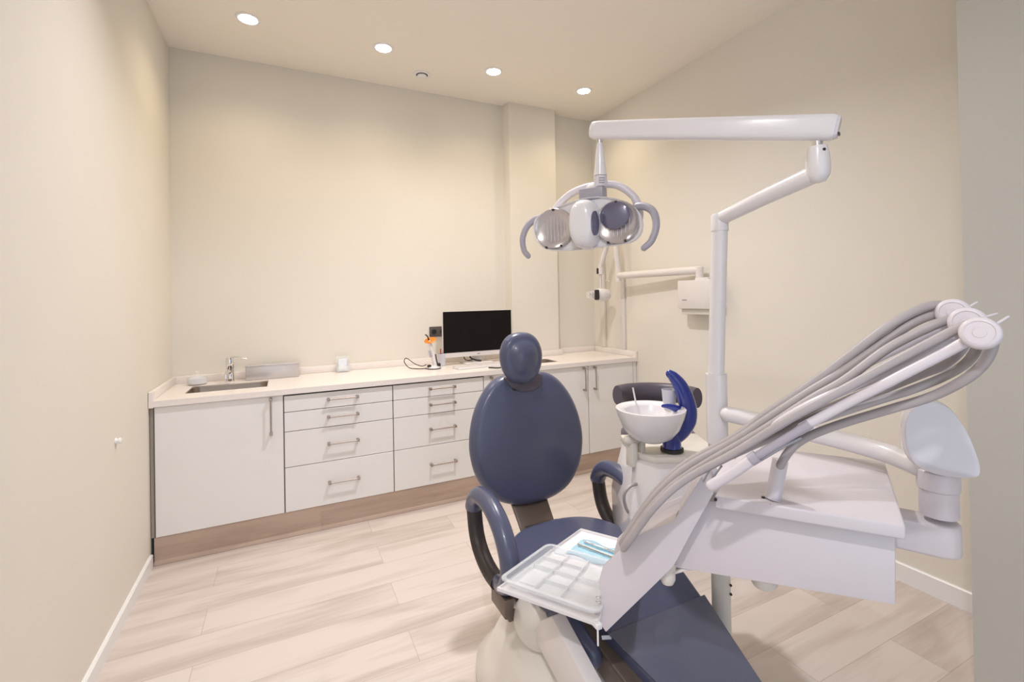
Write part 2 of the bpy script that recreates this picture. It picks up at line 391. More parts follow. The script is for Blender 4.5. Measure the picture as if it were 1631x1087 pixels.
for k, (x0, x1) in enumerate(((-.022,.632),(.634,1.286))):
    t = thing('drawer_cabinet', ['white four drawer cabinet next to the wide door cabinet', 'white four drawer cabinet partly behind the chair backrest'][k], 'cabinet', ((x0+x1)/2,3.4,.15), 'four drawer cabinets'); carcass(t, x0, x1)
    for z0, z1 in ((.757,.854),(.638,.753),(.421,.634),(.15,.417)):
        d = front('drawer', t, x0, x1, z0, z1); handle(d, (x0+x1)/2+.012 , (z0+z1)/2+.006 , .19)
xs = (1.288, 1.75, 2.206, 2.670)
for k in range(3):
    x0, x1 = xs[k], xs[k+1]-.002
    t = thing('base_cabinet', ['white single door cabinet hidden behind the chair backrest', 'white tall single door cabinet right of the backrest with its handle at the right', 'last white single door cabinet beside the right wall, handle at its left'][k], 'cabinet', ((x0+x1)/2,3.4,.15)); carcass(t, x0, x1)
    d = front('door', t, x0, x1, .15, .862)
    if k == 1: handle(d, x1-.045, .76, .19, True)
    else: handle(d, x0+.055, .76, .19, True)
bm = B(); box(bm, 2.671,XR-.003,YFR+.004,YFR+.022,.15,.862); tag(obj('filler_panel', bm, m_cab, None), 'narrow filler strip between the last cabinet and the right wall', 'panel')
bm = B(); box(bm, XL+.003,-.665,YFR+.006,YFR+.022,.15,.862); tag(obj('filler_panel', bm, m_fill, None), 'narrow taupe filler strip between the first cabinet and the left wall', 'panel')
t = thing('plinth', 'light oak plinth running under all the white cabinets', 'plinth', (1.0,YFR+.02,0))
bm = B(); box(bm, XL+.016,XR-.016,YFR+.004,YFR+.02,.0,.148); obj('plinth_board', bm, m_plinth, t)
bm = B(); prism(bm, [(XL+.016,YFR+.004,0),(XL+.016,YFR-.012,0),(XL+.016,YFR-.012,.006),(XL+.016,YFR-.006,.018),(XL+.016,YFR+.004,.022)], (XR-XL-.032,0,0)); obj('edge_strip', bm, m_plinth, t)

# ------------------------------------------------------------------ things on the worktop
# tap
fx, fy = -.346, 3.655
t = thing('basin_tap', 'chrome single lever tap behind the left basin', 'tap', (fx,fy,ZT))
bm = B(); lathe(bm, [(.030,0),(.030,.006),(.024,.010),(.023,.05),(.021,.085),(.024,.09),(.024,.15),(.020,.163),(0,.166)], (fx,fy,ZT), seg=28); obj('body', bm, m_chrome, t, 40)
bm = B(); tube(bm, [(fx,fy,ZT+.065),(fx-.005,fy-.07,ZT+.078),(fx-.01,fy-.125,ZT+.062)], lambda u: .0145-.002*u, 16, 6); cyl(bm, (fx-.01,fy-.122,ZT+.066),(fx-.01,fy-.126,ZT+.038),.014); obj('spout', bm, m_chrome, t, 40)
bm = B(); tube(bm, [(fx,fy,ZT+.160),(fx+.045,fy-.015,ZT+.166),(fx+.105,fy-.03,ZT+.148)], lambda u: .009-.003*u, 12, 6, flat=.6, flatdir=(0,0,1)); obj('lever', bm, m_chrome, t, 40)
# glass jar
jx, jy = -.53, 3.66
t = thing('glass_jar', 'low clear glass jar with knobbed lid and white content, left of the tap', 'jar', (jx,jy,ZT))
bm = B(); lathe(bm, [(.052,0),(.056,.004),(.056,.052),(.053,.052),(.053,.006),(0,.006)], (jx,jy,ZT), seg=32); obj('jar_body', bm, m_glass, t, 40)
bm = B(); lathe(bm, [(.048,.007),(.051,.012),(.050,.040),(.03,.047),(0,.045)], (jx,jy,ZT), seg=24); obj('cotton', bm, m_paper, t, 60)
bm = B(); lathe(bm, [(.058,.053),(.058,.057),(.045,.064),(.012,.068),(.008,.074),(.013,.081),(.009,.088),(0,.089)], (jx,jy,ZT), seg=32); obj('lid', bm, m_glass, t, 40)
# silver box
bm = B(); Mx = Matrix.Translation((-.09,3.675,ZT)) @ Matrix.Rotation(math.radians(1),4,'Z')
box(bm, -.165,.165,-.04,.04,.0,.098,.006, Mx)
o = tag(obj('dispenser_box', bm, m_silver, None, 40), 'long low silver box right of the tap against the upstand', 'box')
bm = B(); box(bm, -.17,.17,-.043,.043,.092,.100,.003, Mx)
obj('lid', bm, m_silver, o, 40)
# acrylic holder
t = thing('acrylic_holder', 'small clear acrylic card holder alone in the middle of the worktop', 'holder', (.374,3.70,ZT))
bm = B(); ax, ay = .374, 3.70
box(bm, ax-.045,ax+.045,ay-.035,ay+.03,ZT,ZT+.006,.001); box(bm, ax-.045,ax+.045,ay+.026,ay+.03,ZT+.006,ZT+.115,.001)
box(bm, ax-.045,ax-.041,ay-.035,ay+.026,ZT+.006,ZT+.085,.001); box(bm, ax+.041,ax+.045,ay-.035,ay+.026,ZT+.006,ZT+.085,.001); box(bm, ax-.041,ax+.041,ay-.035,ay-.031,ZT+.006,ZT+.05,.001)
obj('frame', bm, m_clear, t)
bm = B(); box(bm, ax-.03,ax+.03,ay-.02,ay+.01,ZT+.008,ZT+.03,.003); box(bm, ax-.03,ax+.03,ay+.016,ay+.024,ZT+.008,ZT+.095,.002); obj('cards', bm, m_paper, t)
# curing light on its charger
qx, qy = 1.003, 3.49
t = thing('curing_light', 'white curing light with orange shield standing in its charger base', 'curing light', (qx,qy,ZT))
bm = B(); lathe(bm, [(.066,0),(.070,.006),(.066,.014),(.03,.024),(0,.026)], (qx,qy,ZT), seg=36, sx=.8); obj('charger_base', bm, m_white, t, 40)
bm = B(); lathe(bm, [(.071,.002),(.073,.005),(.071,.008)], (qx,qy,ZT), seg=36, sx=.8); obj('base_ring', bm, m_dark, t, 40)
bm = B(); tube(bm, [(qx+.018,qy,ZT+.02),(qx+.006,qy,ZT+.085),(qx-.012,qy,ZT+.15),(qx-.026,qy,ZT+.205)], lambda u: .021-.008*u, 16, 6, round_cap=True); obj('body', bm, m_white, t, 40)
bm = B(); box(bm, -.008,.008,-.022,-.012,.09,.145,.003, Matrix.Translation((qx,qy,ZT)) @ Matrix.Rotation(math.radians(-13),4,'Y')); obj('button_panel', bm, m_hosed, t)
bm = B(); tube(bm, [(qx+.035,qy-.012,ZT+.016),(qx+.03,qy-.02,ZT+.03),(qx+.02,qy-.022,ZT+.075),(qx+.014,qy-.02,ZT+.11)], .004, 8, 4); box(bm, qx+.024,qx+.052,qy-.03,qy,ZT+.012,ZT+.04,.006); box(bm, qx-.05,qx-.022,qy-.035,qy-.005,ZT+.012,ZT+.034,.006); obj('cradle', bm, m_dark, t, 40)
bm = B(); lathe(bm, [(0,0),(.034,.002),(.036,.005),(.033,.008),(0,.007)], (qx-.018,qy,ZT+.212), (-.25,-.5,.8), 24, sx=1.3); obj('shield', bm, m_orange, t, 50)
bm = B(); tube(bm, [(qx-.026,qy,ZT+.20),(qx-.032,qy,ZT+.225),(qx-.045,qy-.01,ZT+.25),(qx-.062,qy-.02,ZT+.262)], lambda u:.0065-.002*u, 12, 5); obj('light_tip', bm, m_dark, t, 40)
bm = B(); tube(bm, [(qx-.05,qy-.01,ZT+.006),(qx-.11,qy+.02,ZT+.004),(qx-.16,qy+.10,ZT+.006),(qx-.19,qy+.13,ZT+.05),(qx-.17,qy+.14,ZT+.075),(qx-.12,qy+.09,ZT+.035),(qx-.08,qy+.04,ZT+.02),(qx-.045,qy+.02,ZT+.03)], .0032, 8, 8); obj('cable', bm, m_dark, t, 60)
# pen cup
ux, uy = 1.10, 3.585
t = thing('pen_cup', 'pale grey pen cup between curing light and monitor', 'pen cup', (ux,uy,ZT))
bm = B(); lathe(bm, [(.026,0),(.030,.002),(.034,.098),(.0315,.098),(.028,.004),(0,.004)], (ux,uy,ZT), seg=28); obj('cup', bm, m_cup, t, 40)
bm = B(); cyl(bm, (ux-.008,uy,ZT+.006),(ux-.004,uy+.012,ZT+.135),.0045,10); tag(obj('pen', bm, m_red, None, 40), 'red pen standing in the pale grey pen cup', 'pen')
bm = B(); cyl(bm, (ux+.010,uy,ZT+.006),(ux+.014,uy+.006,ZT+.125),.004,10); tag(obj('pen', bm, m_white, None, 40), 'white pen standing in the pale grey pen cup', 'pen')
# monitor
mx, my = 1.405, 3.56
t = thing('monitor', 'wide black screen computer monitor with white chin and foot on the worktop', 'monitor', (mx,my+.08,ZT))
Mm = Matrix.Translation((mx,my,0)) @ Matrix.Rotation(math.radians(-4),4,'X') if False else Matrix.Translation((mx,my,0))
bm = B(); box(bm, -.300,.300,0,.030,.962,1.330,.004, Mm); obj('casing', bm, m_white, t, 40)
bm = B(); box(bm, -.297,.297,-.003,.001,1.000,1.327,.001, Mm); obj('screen', bm, m_screen, t)
bm = B(); box(bm, -.012,.012,-.0015,0,.976,.984,.0005, Mm); obj('badge', bm, m_mark, t)
bm = B(); box(bm, -.04,.04,.03,.05,.91,1.10,.006, Mm); box(bm, -.12,.12,-.02,.14,ZT,ZT+.012,.005, Mm); obj('foot', bm, m_white2, t, 40)
bm = B(); tube(bm, [(mx-.10,my+.02,1.0),(mx-.12,my+.015,.95),(mx-.08,my+.03,.925),(mx-.02,my+.05,.94),(mx,my+.06,1.0)], .004, 8, 8)
tube(bm, [(mx-.05,my+.02,1.0),(mx-.07,my+.01,.955),(mx-.03,my,.93),(mx+.02,my+.0,.92)], .007, 8, 8); obj('cable', bm, m_black, t, 60)
# keyboard
t = thing('keyboard', 'slim white keyboard on the worktop in front of the monitor', 'keyboard', (1.33,3.36,ZT))
Mk = Matrix.Translation((1.34,3.37,ZT)) @ Matrix.Rotation(math.radians(4),4,'Z')
bm = B(); box(bm, -.205,.205,-.062,.062,.0,.016,.004, Mk); obj('case', bm, m_white, t, 40)
bm = B()
for r in range(5):
    for c in range(15): box(bm, -.195+c*.026,-.195+c*.026+.022,-.055+r*.022,-.055+r*.022+.018,.016,.019,0, Mk)
obj('keys', bm, m_white2, t)
bm = B(); lathe(bm, [(.028,0),(.030,.006),(.026,.022),(.012,.031),(0,.033)], (1.62,3.38,ZT), (0,0,1), 24, sx=.65); tag(obj('computer_mouse', bm, m_black, None, 50), 'dark computer mouse at the right end of the keyboard', 'mouse')
bm = B(); tube(bm, [(1.36,3.25,ZT+.008),(1.42,3.21,ZT+.006),(1.47,3.19,ZT+.012),(1.52,3.22,ZT+.008),(1.60,3.35,ZT+.01)], .005, 8, 8)
tag(obj('cable', bm, m_black, None, 60), 'black cable on the worktop edge beside the headrest', 'cable')

# ------------------------------------------------------------------ x-ray unit and conduits on the right wall
def XW(x, y, dx=0): return PXX(x, y, XR-dx)
wb0, wb1 = XW(1080,475,.12), XW(1131,475,.12)
t = thing('xray_unit', 'white wall mounted x-ray unit with folded arm, tube head and control box', 'x-ray unit', (XR, wb1.y, 1.3))
bx0, bx1 = wb1.y-.02, wb0.y
bm = B(); box(bm, XR-.125,XR,bx0,bx1,1.325,1.53,.008); obj('control_box', bm, m_white2, t, 40)
bm = B(); prism(bm, [(XR-.112,bx0+.01,1.352),(XR-.112,bx1-.01,1.352),(XR-.075,bx1-.02,1.305),(XR-.075,bx0+.02,1.305)], (.112,0,0) , .002) if False else box(bm, XR-.10,XR-.002,bx0+.012,bx1-.012,1.285,1.325,.004); obj('lower_cover', bm, m_ivory, t, 40)
bm = B(); box(bm, XR-.10,XR-.06,bx0-.012,bx0+.0,1.40,1.51,.003); box(bm, XR-.10,XR-.06,bx0-.016,bx0,1.385,1.405,.003); obj('switch_panel', bm, m_dark, t, 40)
bm = B(); box(bm, XR-.127,XR-.125,bx1-.085,bx1-.045,1.385,1.392); obj('badge', bm, m_mark, t)
jz = 1.60
jy0 = XW(1103,440,.14).y; jy1 = XW(985,440,.14).y
bm = B(); cyl(bm, (XR-.07,jy0,1.53),(XR-.07,jy0,1.62),.028); box(bm, XR-.10,XR-.04,jy0-.10,jy0+.02,1.515,1.545,.006) ; obj('wall_pivot', bm, m_white2, t, 40)
bm = B(); tube(bm, [(XR-.07,jy0,1.60),(XR-.14,jy1,1.60)], .029, 16, round_cap=True); cyl(bm,(XR-.14,jy1,1.55),(XR-.14,jy1,1.64),.028); obj('extension_arm', bm, m_white2, t, 40)
a0 = V((XR-.14, jy1, 1.63)); a1 = a0+V((-.02,.03,.42))
bm = B(); tube(bm, [a0, a1], .024, 14, round_cap=True); obj('spring_arm', bm, m_white2, t, 40)
h0 = V((XR-.21, jy1+.16, 1.44))
bm = B(); tube(bm, [a1, h0+V((.0,0,.24))], .022, 14, round_cap=True); cyl(bm, h0+V((0,0,.245)), h0+V((0,0,.18)), .030); obj('spring_arm', bm, m_white2, t, 40)
bm = B(); box(bm, h0.x-.033,h0.x-.026,h0.y-.012,h0.y+.012,h0.z+.185,h0.z+.235,.002); obj('joint_slot', bm, m_dark, t)
bm = B(); cyl(bm, h0+V((0,0,.19)), h0+V((0,0,.03)), .012); obj('yoke', bm, m_white2, t, 40)
hd = V((-.80,-.05,0)).normalized()
bm = B(); lathe(bm, [(.0,-.09),(.04,-.085),(.056,-.06),(.058,.02),(.05,.05),(.035,.06),(.034,.10),(0,.10)], h0, hd, 28); obj('tube_head', bm, m_white, t, 45)
bm = B(); lathe(bm, [(.033,.10),(.036,.11),(.028,.145),(.012,.15),(0,.15)], h0, hd, 24); obj('cone', bm, m_glass, t, 45)
bm = B(); box(bm, h0.x-.105,h0.x-.06,h0.y-.066,h0.y-.045,h0.z-.045,h0.z+.045,.009); obj('dark_plate', bm, m_dark, t, 40)
# hanging cables in the corner
bm = B(); tube(bm, [(XR-.09,3.52,2.25),(XR-.09,3.52,1.9),(XR-.08,3.50,1.6),(XR-.05,3.46,1.56)], .006, 8, 5); obj('cable', bm, m_white2, t, 60)
bm = B(); box(bm, XR-.022,XR-.001,3.30,3.345,.952,1.60,.003); tag(obj('cable_duct', bm, m_white2, None, 40), 'thin white vertical cable duct on the right wall above the worktop', 'cable duct')
bm = B(); box(bm, XR-.03,XR-.001,3.58,3.64,.952,2.25,.003); tag(obj('cable_duct', bm, m_wall, None, 40), 'cream vertical cable duct in the back right corner', 'cable duct')

# ------------------------------------------------------------------ stool
sp = V((1.90,2.06,0)); 
t = thing('dentist_stool', 'charcoal stool with curved back band behind the white spittoon bowl', 'stool', (sp.x,sp.y,0))
bm = B(); lathe(bm, [(0,.60),(.19,.60),(.205,.615),(.205,.645),(.185,.665),(.10,.668),(0,.665)], (sp.x,sp.y,0), seg=40); obj('seat', bm, m_stool, t, 50)
cdir = V((-.65,-.76,0)).normalized(); side = V((.76,-.65,0))
arc = []
for k in range(13):
    a = math.radians(-72+144*k/12); arc.append(V((sp.x,sp.y,.835)) + (-cdir*math.cos(a)*.20 + side*math.sin(a)*.235) )
bm = B(); tube(bm, arc, .032, 20, 3, flat=1.8, flatdir=(0,0,1)); 
for v in bm.verts: pass
obj('back_band', bm, m_stool, t, 50)
bm = B(); tube(bm, [V((sp.x,sp.y,.59)), V((sp.x,sp.y,.59))-cdir*.22, V((sp.x,sp.y,.66))-cdir*.27, V((sp.x,sp.y,.85))-cdir*.22], .012, 10, 4); obj('back_bracket', bm, m_chrome, t, 50)
bm = B(); cyl(bm, (sp.x,sp.y,.10),(sp.x,sp.y,.35),.026); cyl(bm, (sp.x,sp.y,.34),(sp.x,sp.y,.60),.015); obj('gas_column', bm, m_chrome, t, 40)
for k in range(5):
    a = 2*math.pi*k/5+.3; e = V((sp.x+math.cos(a)*.24, sp.y+math.sin(a)*.24, .075))
    bm = B(); tube(bm, [(sp.x,sp.y,.115), e], lambda u: .022-.008*u, 12, 3); lg = obj('leg', bm, m_chrome, t, 40)
    bm = B(); cyl(bm, e+V((math.sin(a)*.02,-math.cos(a)*.02,-.05)), e-V((math.sin(a)*.02,-math.cos(a)*.02,.05)), .025); cyl(bm, e-V((0,0,.04)), e, .006); obj('castor', bm, m_black, lg, 40)

# ------------------------------------------------------------------ spittoon unit
UD = 1.80
bc = PX(1036, 650, UD); ub = V((bc.x+.03, bc.y+.0, 0))
t = thing('spittoon_unit', 'white dental spittoon unit with bowl and curved royal blue spout stand', 'dental unit', (ub.x,ub.y,0))
# body: chamfered cabinet
def ringpts(cx_, cy_, hx, hy, z, ang=YAW):
    ca, sa = math.cos(-ang), math.sin(-ang); out = []
    for a, b in ((-1,-.55),(-.62,-1),(.7,-1),(1,-.6),(1,1),(-1,1)):
        x, y = a*hx, b*hy; out.append((cx_+x*ca-y*sa, cy_+x*sa+y*ca, z))
    return out
uc = PX(1072, 715, 1.83)
ul = PX(1030, 900, 1.86)
lv = [(.0,.09,.15),(.05,.095,.155),(.46,.10,.16),(.60,.19,.21),(.80,.150,.16)]
bm = B(); prev = None
for z, hx, hy in lv:
    _k = 0 if z < .5 else 1
    r = [bm.verts.new(p) for p in ringpts(uc.x*_k+ul.x*(1-_k), (uc.y+.02)*_k+ul.y*(1-_k), hx, hy, z)]
    if prev:
        for i in range(6): bm.faces.new((prev[i], prev[(i+1)%6], r[(i+1)%6], r[i]))
    else: bm.faces.new(r[::-1])
    prev = r
bm.faces.new(prev); bmesh.ops.recalc_face_normals(bm, faces=bm.faces)
bmesh.ops.bevel(bm, geom=list(bm.edges), offset=.008, segments=2, profile=.5, affect='EDGES')
obj('body', bm, m_white, t, 35)
bm = B(); q=[V(p) for p in ringpts(uc.x+.03, uc.y+.05, .165, .15, .798)]; prism(bm, q, (0,0,.026), .006); obj('top_plate', bm, m_ivory, t, 35)
# collar and bowl
bw = PX(1036, 651, 1.78)
bm = B(); lathe(bm, [(.012,-.125),(.045,-.122),(.078,-.105),(.105,-.072),(.122,-.030),(.129,-.004),(.129,.002),(.122,.004),(.112,-.002),(.098,-.006),(.095,-.012),(.08,-.045),(.055,-.068),(.02,-.078),(0,-.079)], bw, seg=48); obj('bowl', bm, m_white, t, 50)
# blue spout stand
def bp(x, y, d=1.80): return PX(x, y, d)
blue = [(1067,596,.016),(1073,601,.021),(1083,614,.027),(1091,632,.031),(1096,652,.033),(1094,670,.036),(1085,686,.034),(1074,698,.030),(1070,708,.030)]
P = [bp(a,b) for a,b,_ in blue]; RR = [c for *_,c in blue]
def rf(u):
    x = u*(len(RR)-1); i = min(int(x), len(RR)-2); return RR[i]+(RR[i+1]-RR[i])*(x-i)
bm = B(); tube(bm, P, rf, 20, 6, flat=.8, flatdir=f0, round_cap=True); 
base = bp(1070,706)
lathe(bm, [(.036,-.02),(.034,.01),(.030,.04)], base, seg=28); obj('spout_stand', bm, m_royal, t, 50)
bm = B(); tube(bm, [bp(1055,647,1.76), bp(1066,648,1.77), bp(1080,653,1.79)], lambda u: .007+.013*u, 14, 5, flat=.8, flatdir=(0,0,1)); obj('bowl_spout', bm, m_royal, t, 50)
bm = B(); lathe(bm, [(.043,0),(.043,.010),(.038,.012)], base+V((0,0,-.028)), seg=28); obj('black_gasket', bm, m_black, t, 40)
cupc = bp(1066,646,1.84)
bm = B(); lathe(bm, [(.022,0),(.028,.075),(.0265,.075),(.021,.003),(0,.003)], cupc+V((0,0,-.012)), seg=24); tag(obj('drinking_cup', bm, m_cup, None, 40), 'white plastic cup standing by the blue spout behind the spittoon bowl', 'cup')
# side bracket with suction holder left of the body
sb = PX(1012, 712, 1.80)
bm = B(); tube(bm, [sb+V((-.035,0,.03)), sb+V((.03,0,.03))], .018, 14, round_cap=True); box(bm, sb.x-.032,sb.x-.004,sb.y-.02,sb.y+.02,sb.z-.07,sb.z+.022,.005); box(bm, sb.x+.012,sb.x+.034,sb.y-.02,sb.y+.02,sb.z-.07,sb.z+.018,.004); obj('tube_holder', bm, m_ivory, t, 40)
bm = B(); cyl(bm, PX(1008,618,1.88), PX(1013,643,1.88), .0035, 8); cyl(bm, PX(1013,643,1.88), PX(1018,700,1.88), .0045, 8); obj('suction_tip', bm, m_white, t, 40)
# hoses under the unit
bm = B(); tube(bm, [PX(1020,770,1.76), PX(1004,775,1.72), PX(994,790,1.72), PX(1000,815,1.76), PX(1020,830,1.80)], .006, 8, 6); obj('suction_hose', bm, m_hose, t, 60)

# ------------------------------------------------------------------ support post with operating lamp
pole_b = PX(1142, 655, 1.60); px_, py_ = pole_b.x, pole_b.y
t = thing('operating_lamp', 'white dental operating lamp hanging from a long arm on a tall floor post', 'dental lamp', (px_,py_,0))
ptop = PX(1146, 345, 1.60); tx, ty = ptop.x, ptop.y
bm = B(); cyl(bm, (px_,py_,0), (px_,py_,.92), .0305); lathe(bm, [(.11,0),(.11,.01),(.04,.02)], (px_,py_,0), seg=32); post = obj('lower_post', bm, m_ivory, t, 40)
for z in (.42,.45):
    bm = B(); cyl(bm, V((px_,py_,z))+r0*.022-f0*.0235, V((px_,py_,z))+r0*.022-f0*.028, .004, 10); obj('screw', bm, m_dark, post, 40)
bm = B(); cyl(bm, (px_,py_,.92), (px_,py_,1.155), .034); obj('swivel_sleeve', bm, m_white, t, 40)
bm = B(); tube(bm, [(px_,py_,1.155),(tx,ty,ptop.z-.03)], .0262, 24); lathe(bm, [(.0285,-.05),(.0285,-.002),(.024,.008),(0,.012)], (tx,ty,ptop.z), seg=24); obj('upper_post', bm, m_white, t, 40)
j2 = PX(1303, 272, 1.27)
bm = B(); tube(bm, [V((tx,ty,ptop.z-.01)), (V((tx,ty,ptop.z-.01))+j2)/2, j2+V((0,0,-.005))], lambda u:.023+.0025*u, 18, 2, round_cap=True); obj('swing_arm', bm, m_white, t, 50)
j3 = PX(1303, 232, 1.27)
bm = B(); lathe(bm, [(0,-.035),(.018,-.03),(.028,-.012),(.030,.012),(.0275,.045),(.023,.064),(0,.064)], j2, seg=24); obj('elbow_joint', bm, m_white, t, 50)
bm = B(); cyl(bm, j2+V((0,0,.062)), j2+V((0,0,.105)), .013); obj('pivot_pin', bm, m_chrome, t, 40)
bm = B(); lathe(bm, [(.004,0),(.004,.002)], j2+V((0,0,.050))-f0*.0262, -f0, 12); obj('screw', bm, m_dark, t, 40)
aR = PX(1334, 203, 1.235); aL = PX(941, 208, 1.70)
# spring arm: a deep rounded beam
bm = B()
dA = (aL-aR).normalized(); upv = V((0,0,1)); upv = (upv-dA*upv.dot(dA)).normalized(); sd = dA.cross(upv)
def beam_ring(c, hw, hh, n=24, p=3.2):
    return [bm.verts.new(c + sd*(abs(math.cos(a))**(2/p)*math.copysign(1,math.cos(a))*hw) + upv*(abs(math.sin(a))**(2/p)*math.copysign(1,math.sin(a))*hh)) for a in [2*math.pi*k/n for k in range(n)]]
L = (aL-aR).length; rs = []
for u, w, h in ((0,.012,.024),(.003,.020,.031),(.012,.024,.0345),(.5,.024,.0335),(L-.03,.024,.032),(L-.008,.021,.029),(L,.012,.020)):
    rs.append(beam_ring(aR+dA*u, w, h))
for a, b in zip(rs, rs[1:]):
    for k in range(24): bm.faces.new((a[k],a[(k+1)%24],b[(k+1)%24],b[k]))
bm.faces.new(rs[0][::-1]); bm.faces.new(rs[-1])
arm = obj('spring_arm', bm, m_white, t, 45)
bm = B(); rs = [beam_ring(aR-dA*.004, .016, .028), beam_ring(aR+dA*.004, .0185, .0305)]
for k in range(24): bm.faces.new((rs[0][k],rs[0][(k+1)%24],rs[1][(k+1)%24],rs[1][k]))
bm.faces.new(rs[0][::-1]); bm.faces.new(rs[1]); obj('end_cap', bm, m_deliv, arm, 40)
sl = j3+V((0,0,.030)); bm = B(); box(bm, -.05,.05,-.012,.012,-.001,.004,0, frame(sl, dA, V((0,0,1)).cross(dA))); obj('slot', bm, m_dark, arm)
# hanger
LD = 1.68
s0 = PX(955, 222, LD); s1 = PX(958, 275, LD); s2 = PX(960, 296, LD)
bm = B(); cyl(bm, s0+V((0,0,.01)), s0-V((0,0,.02)), .010); obj('pivot_pin', bm, m_chrome, t, 40)
bm = B(); lathe(bm, [(.010,0),(.013,-.02),(.020,-.09),(.023,-.118),(0,-.118)], s0-V((0,0,.014)), seg=24); obj('hanger_cone', bm, m_white, t, 40)
bm = B(); cyl(bm, s0-V((0,0,.134)), s0-V((0,0,.172)), .0235, 24); hb_ = obj('hanger_collar', bm, m_deliv, t, 40)
bm = B()
for k in range(3): box(bm, -.010,.010,-.001,.001,-.0015,.0015,0, frame(s0-V((0,0,.145+k*.008))-f0*.0235, r0, f0))
obj('scale_marks', bm, m_mark, hb_)
# head frame: a right, b up, w out of the glass (towards the patient, turned left and down)
wdir = (-f0*.86 - r0*.50 + V((0,0,-.10))).normalized()
hc = PX(934, 357, LD)
Hx = frame(hc, r0*.94 + (-f0)*.34*-1*-1 if False else V((0,0,1)).cross(wdir), V((0,0,1)))
# local axes: x = right of lamp face, y = up, z = out of face
def HL(x, y, z=0): return Hx @ V((x,y,z))
def yl(a0,a1,n,rx,ry,cx_,cy_): return [(cx_+rx*math.cos(math.radians(a0+(a1-a0)*k/n)), cy_+ry*math.sin(math.radians(a0+(a1-a0)*k/n))) for k in range(n+1)]
raw = [(-.205,-.005),(-.200,.030),(-.175,.052),(-.12,.068),(-.05,.083),(.02,.092),(.09,.083),(.15,.060),(.19,.025),(.205,-.015),(.198,-.055),(.17,-.078),(.12,-.086),(.05,-.090),(-.02,-.094),(-.09,-.092),(-.15,-.083),(-.19,-.050)]
ol = [(p.x,p.y) for p in spline([(x,y,0) for x,y in raw], 4, True)]
bm = B(); pad(bm, ol, [(0,-.055),(.5,-.052),(.8,-.036),(.95,-.012),(1,.008),(1,.018),(.985,.022),(.955,.020),(.93,.012),(0,.006)], Hx); hs = obj('lamp_housing', bm, m_white, t, 50)
for s in (-1, 1):
    cxx = s*.118
    e = [(cxx + (.074 if True else 0)*math.cos(a)*(1.0), -.008+.072*math.sin(a)) for a in [2*math.pi*k/36 for k in range(36)]]
    bm = B(); pad(bm, e, [(0,.010),(.5,.013),(.85,.020),(1,.0275),(1.04,.024),(1.04,.012),(0,.004)], Hx); rf_ = obj('reflector', bm, m_mirror, hs, 60)
    bm = B()
    for k in range(9):
        x = cxx-.056+k*.014; hh = .060*math.sqrt(max(.1,1-((x-cxx)/.07)**2))
        box(bm, x-.0005,x+.0005,-.008-hh,-.008+hh,.012,.0165,0,Hx)
    obj('facets', bm, m_deliv, rf_)
    bm = B()
    for (dx, dy) in ((.0,.068),(-.03,-.068),(.03,-.066)): box(bm, cxx+dx-.004,cxx+dx+.004,-.008+dy-.004,-.008+dy+.004,.022,.030,.001,Hx)
    obj('clips', bm, m_dark, rf_)
# right dark window
e = [(.112+.050*math.cos(a), .016+.046*math.sin(a)) for a in [2*math.pi*k/32 for k in range(32)]]
bm = B(); pad(bm, e, [(0,.032),(.8,.032),(1,.028),(1,.016),(0,.016)], Hx); obj('dark_window', bm, m_window, hs, 50)
# central light guard bulging out
e = [(.008+.053*math.copysign(abs(math.cos(a))**.85,math.cos(a)), -.006+.088*math.copysign(abs(math.sin(a))**.85,math.sin(a))) for a in [2*math.pi*k/40 for k in range(40)]]
bm = B(); pad(bm, e, [(0,.088),(.45,.087),(.72,.082),(.88,.068),(.96,.048),(1,.02),(1.02,.0),(0,0)], Hx); cb = obj('bulb_guard', bm, m_white, hs, 50)
e = [(.0+.020*math.cos(a), -.010+.042*math.sin(a)) for a in [2*math.pi*k/28 for k in range(28)]]
Hw = Hx @ Matrix.Translation((.054,0,.062)) @ Matrix.Rotation(math.radians(68),4,'Y')
bm = B(); pad(bm, e, [(0,.006),(.8,.006),(1,.003),(1,-.006),(0,-.006)], Hw); obj('guard_window', bm, m_window, cb, 50)
# top bracket
bm = B(); box(bm, -.02,.07,-.03,.02,.082,.125,.006, Hx @ Matrix.Rotation(0,4,'X') @ Matrix(((1,0,0,0),(0,0,1,0),(0,1,0,0),(0,0,0,1)))); obj('tilt_bracket', bm, m_grey, t, 40)
# fork: arch behind the head
bm = B(); fk = [HL(-.155,.02,-.05), HL(-.150,.075,-.06), HL(-.10,.118,-.055), HL(-.04,.138,-.045), HL(.03,.144,-.045), HL(.10,.135,-.05), HL(.155,.09,-.06), HL(.175,.03,-.06), HL(.165,-.03,-.05)]
tube(bm, fk, .0135, 14, 6, flat=1.15, flatdir=wdir, round_cap=True); obj('fork', bm, m_deliv, t, 50)
bm = B(); cyl(bm, s0-V((0,0,.17)), HL(.0,.140,-.045)+V((0,0,-.01)), .022, 20); obj('fork_hub', bm, m_white, t, 40)
# handles
for s in (-1,1):
    bm = B()
    pts = [HL(s*.150,.040,-.03), HL(s*.195,.045,-.02), HL(s*.235,.020,.0), HL(s*.250,-.030,.02), HL(s*.238,-.080,.035), HL(s*.215,-.105,.045)]
    tube(bm, pts, lambda u: .0145-.004*u, 14, 6, flat=.8, flatdir=wdir, round_cap=True); obj('handle', bm, m_grey, t, 50)

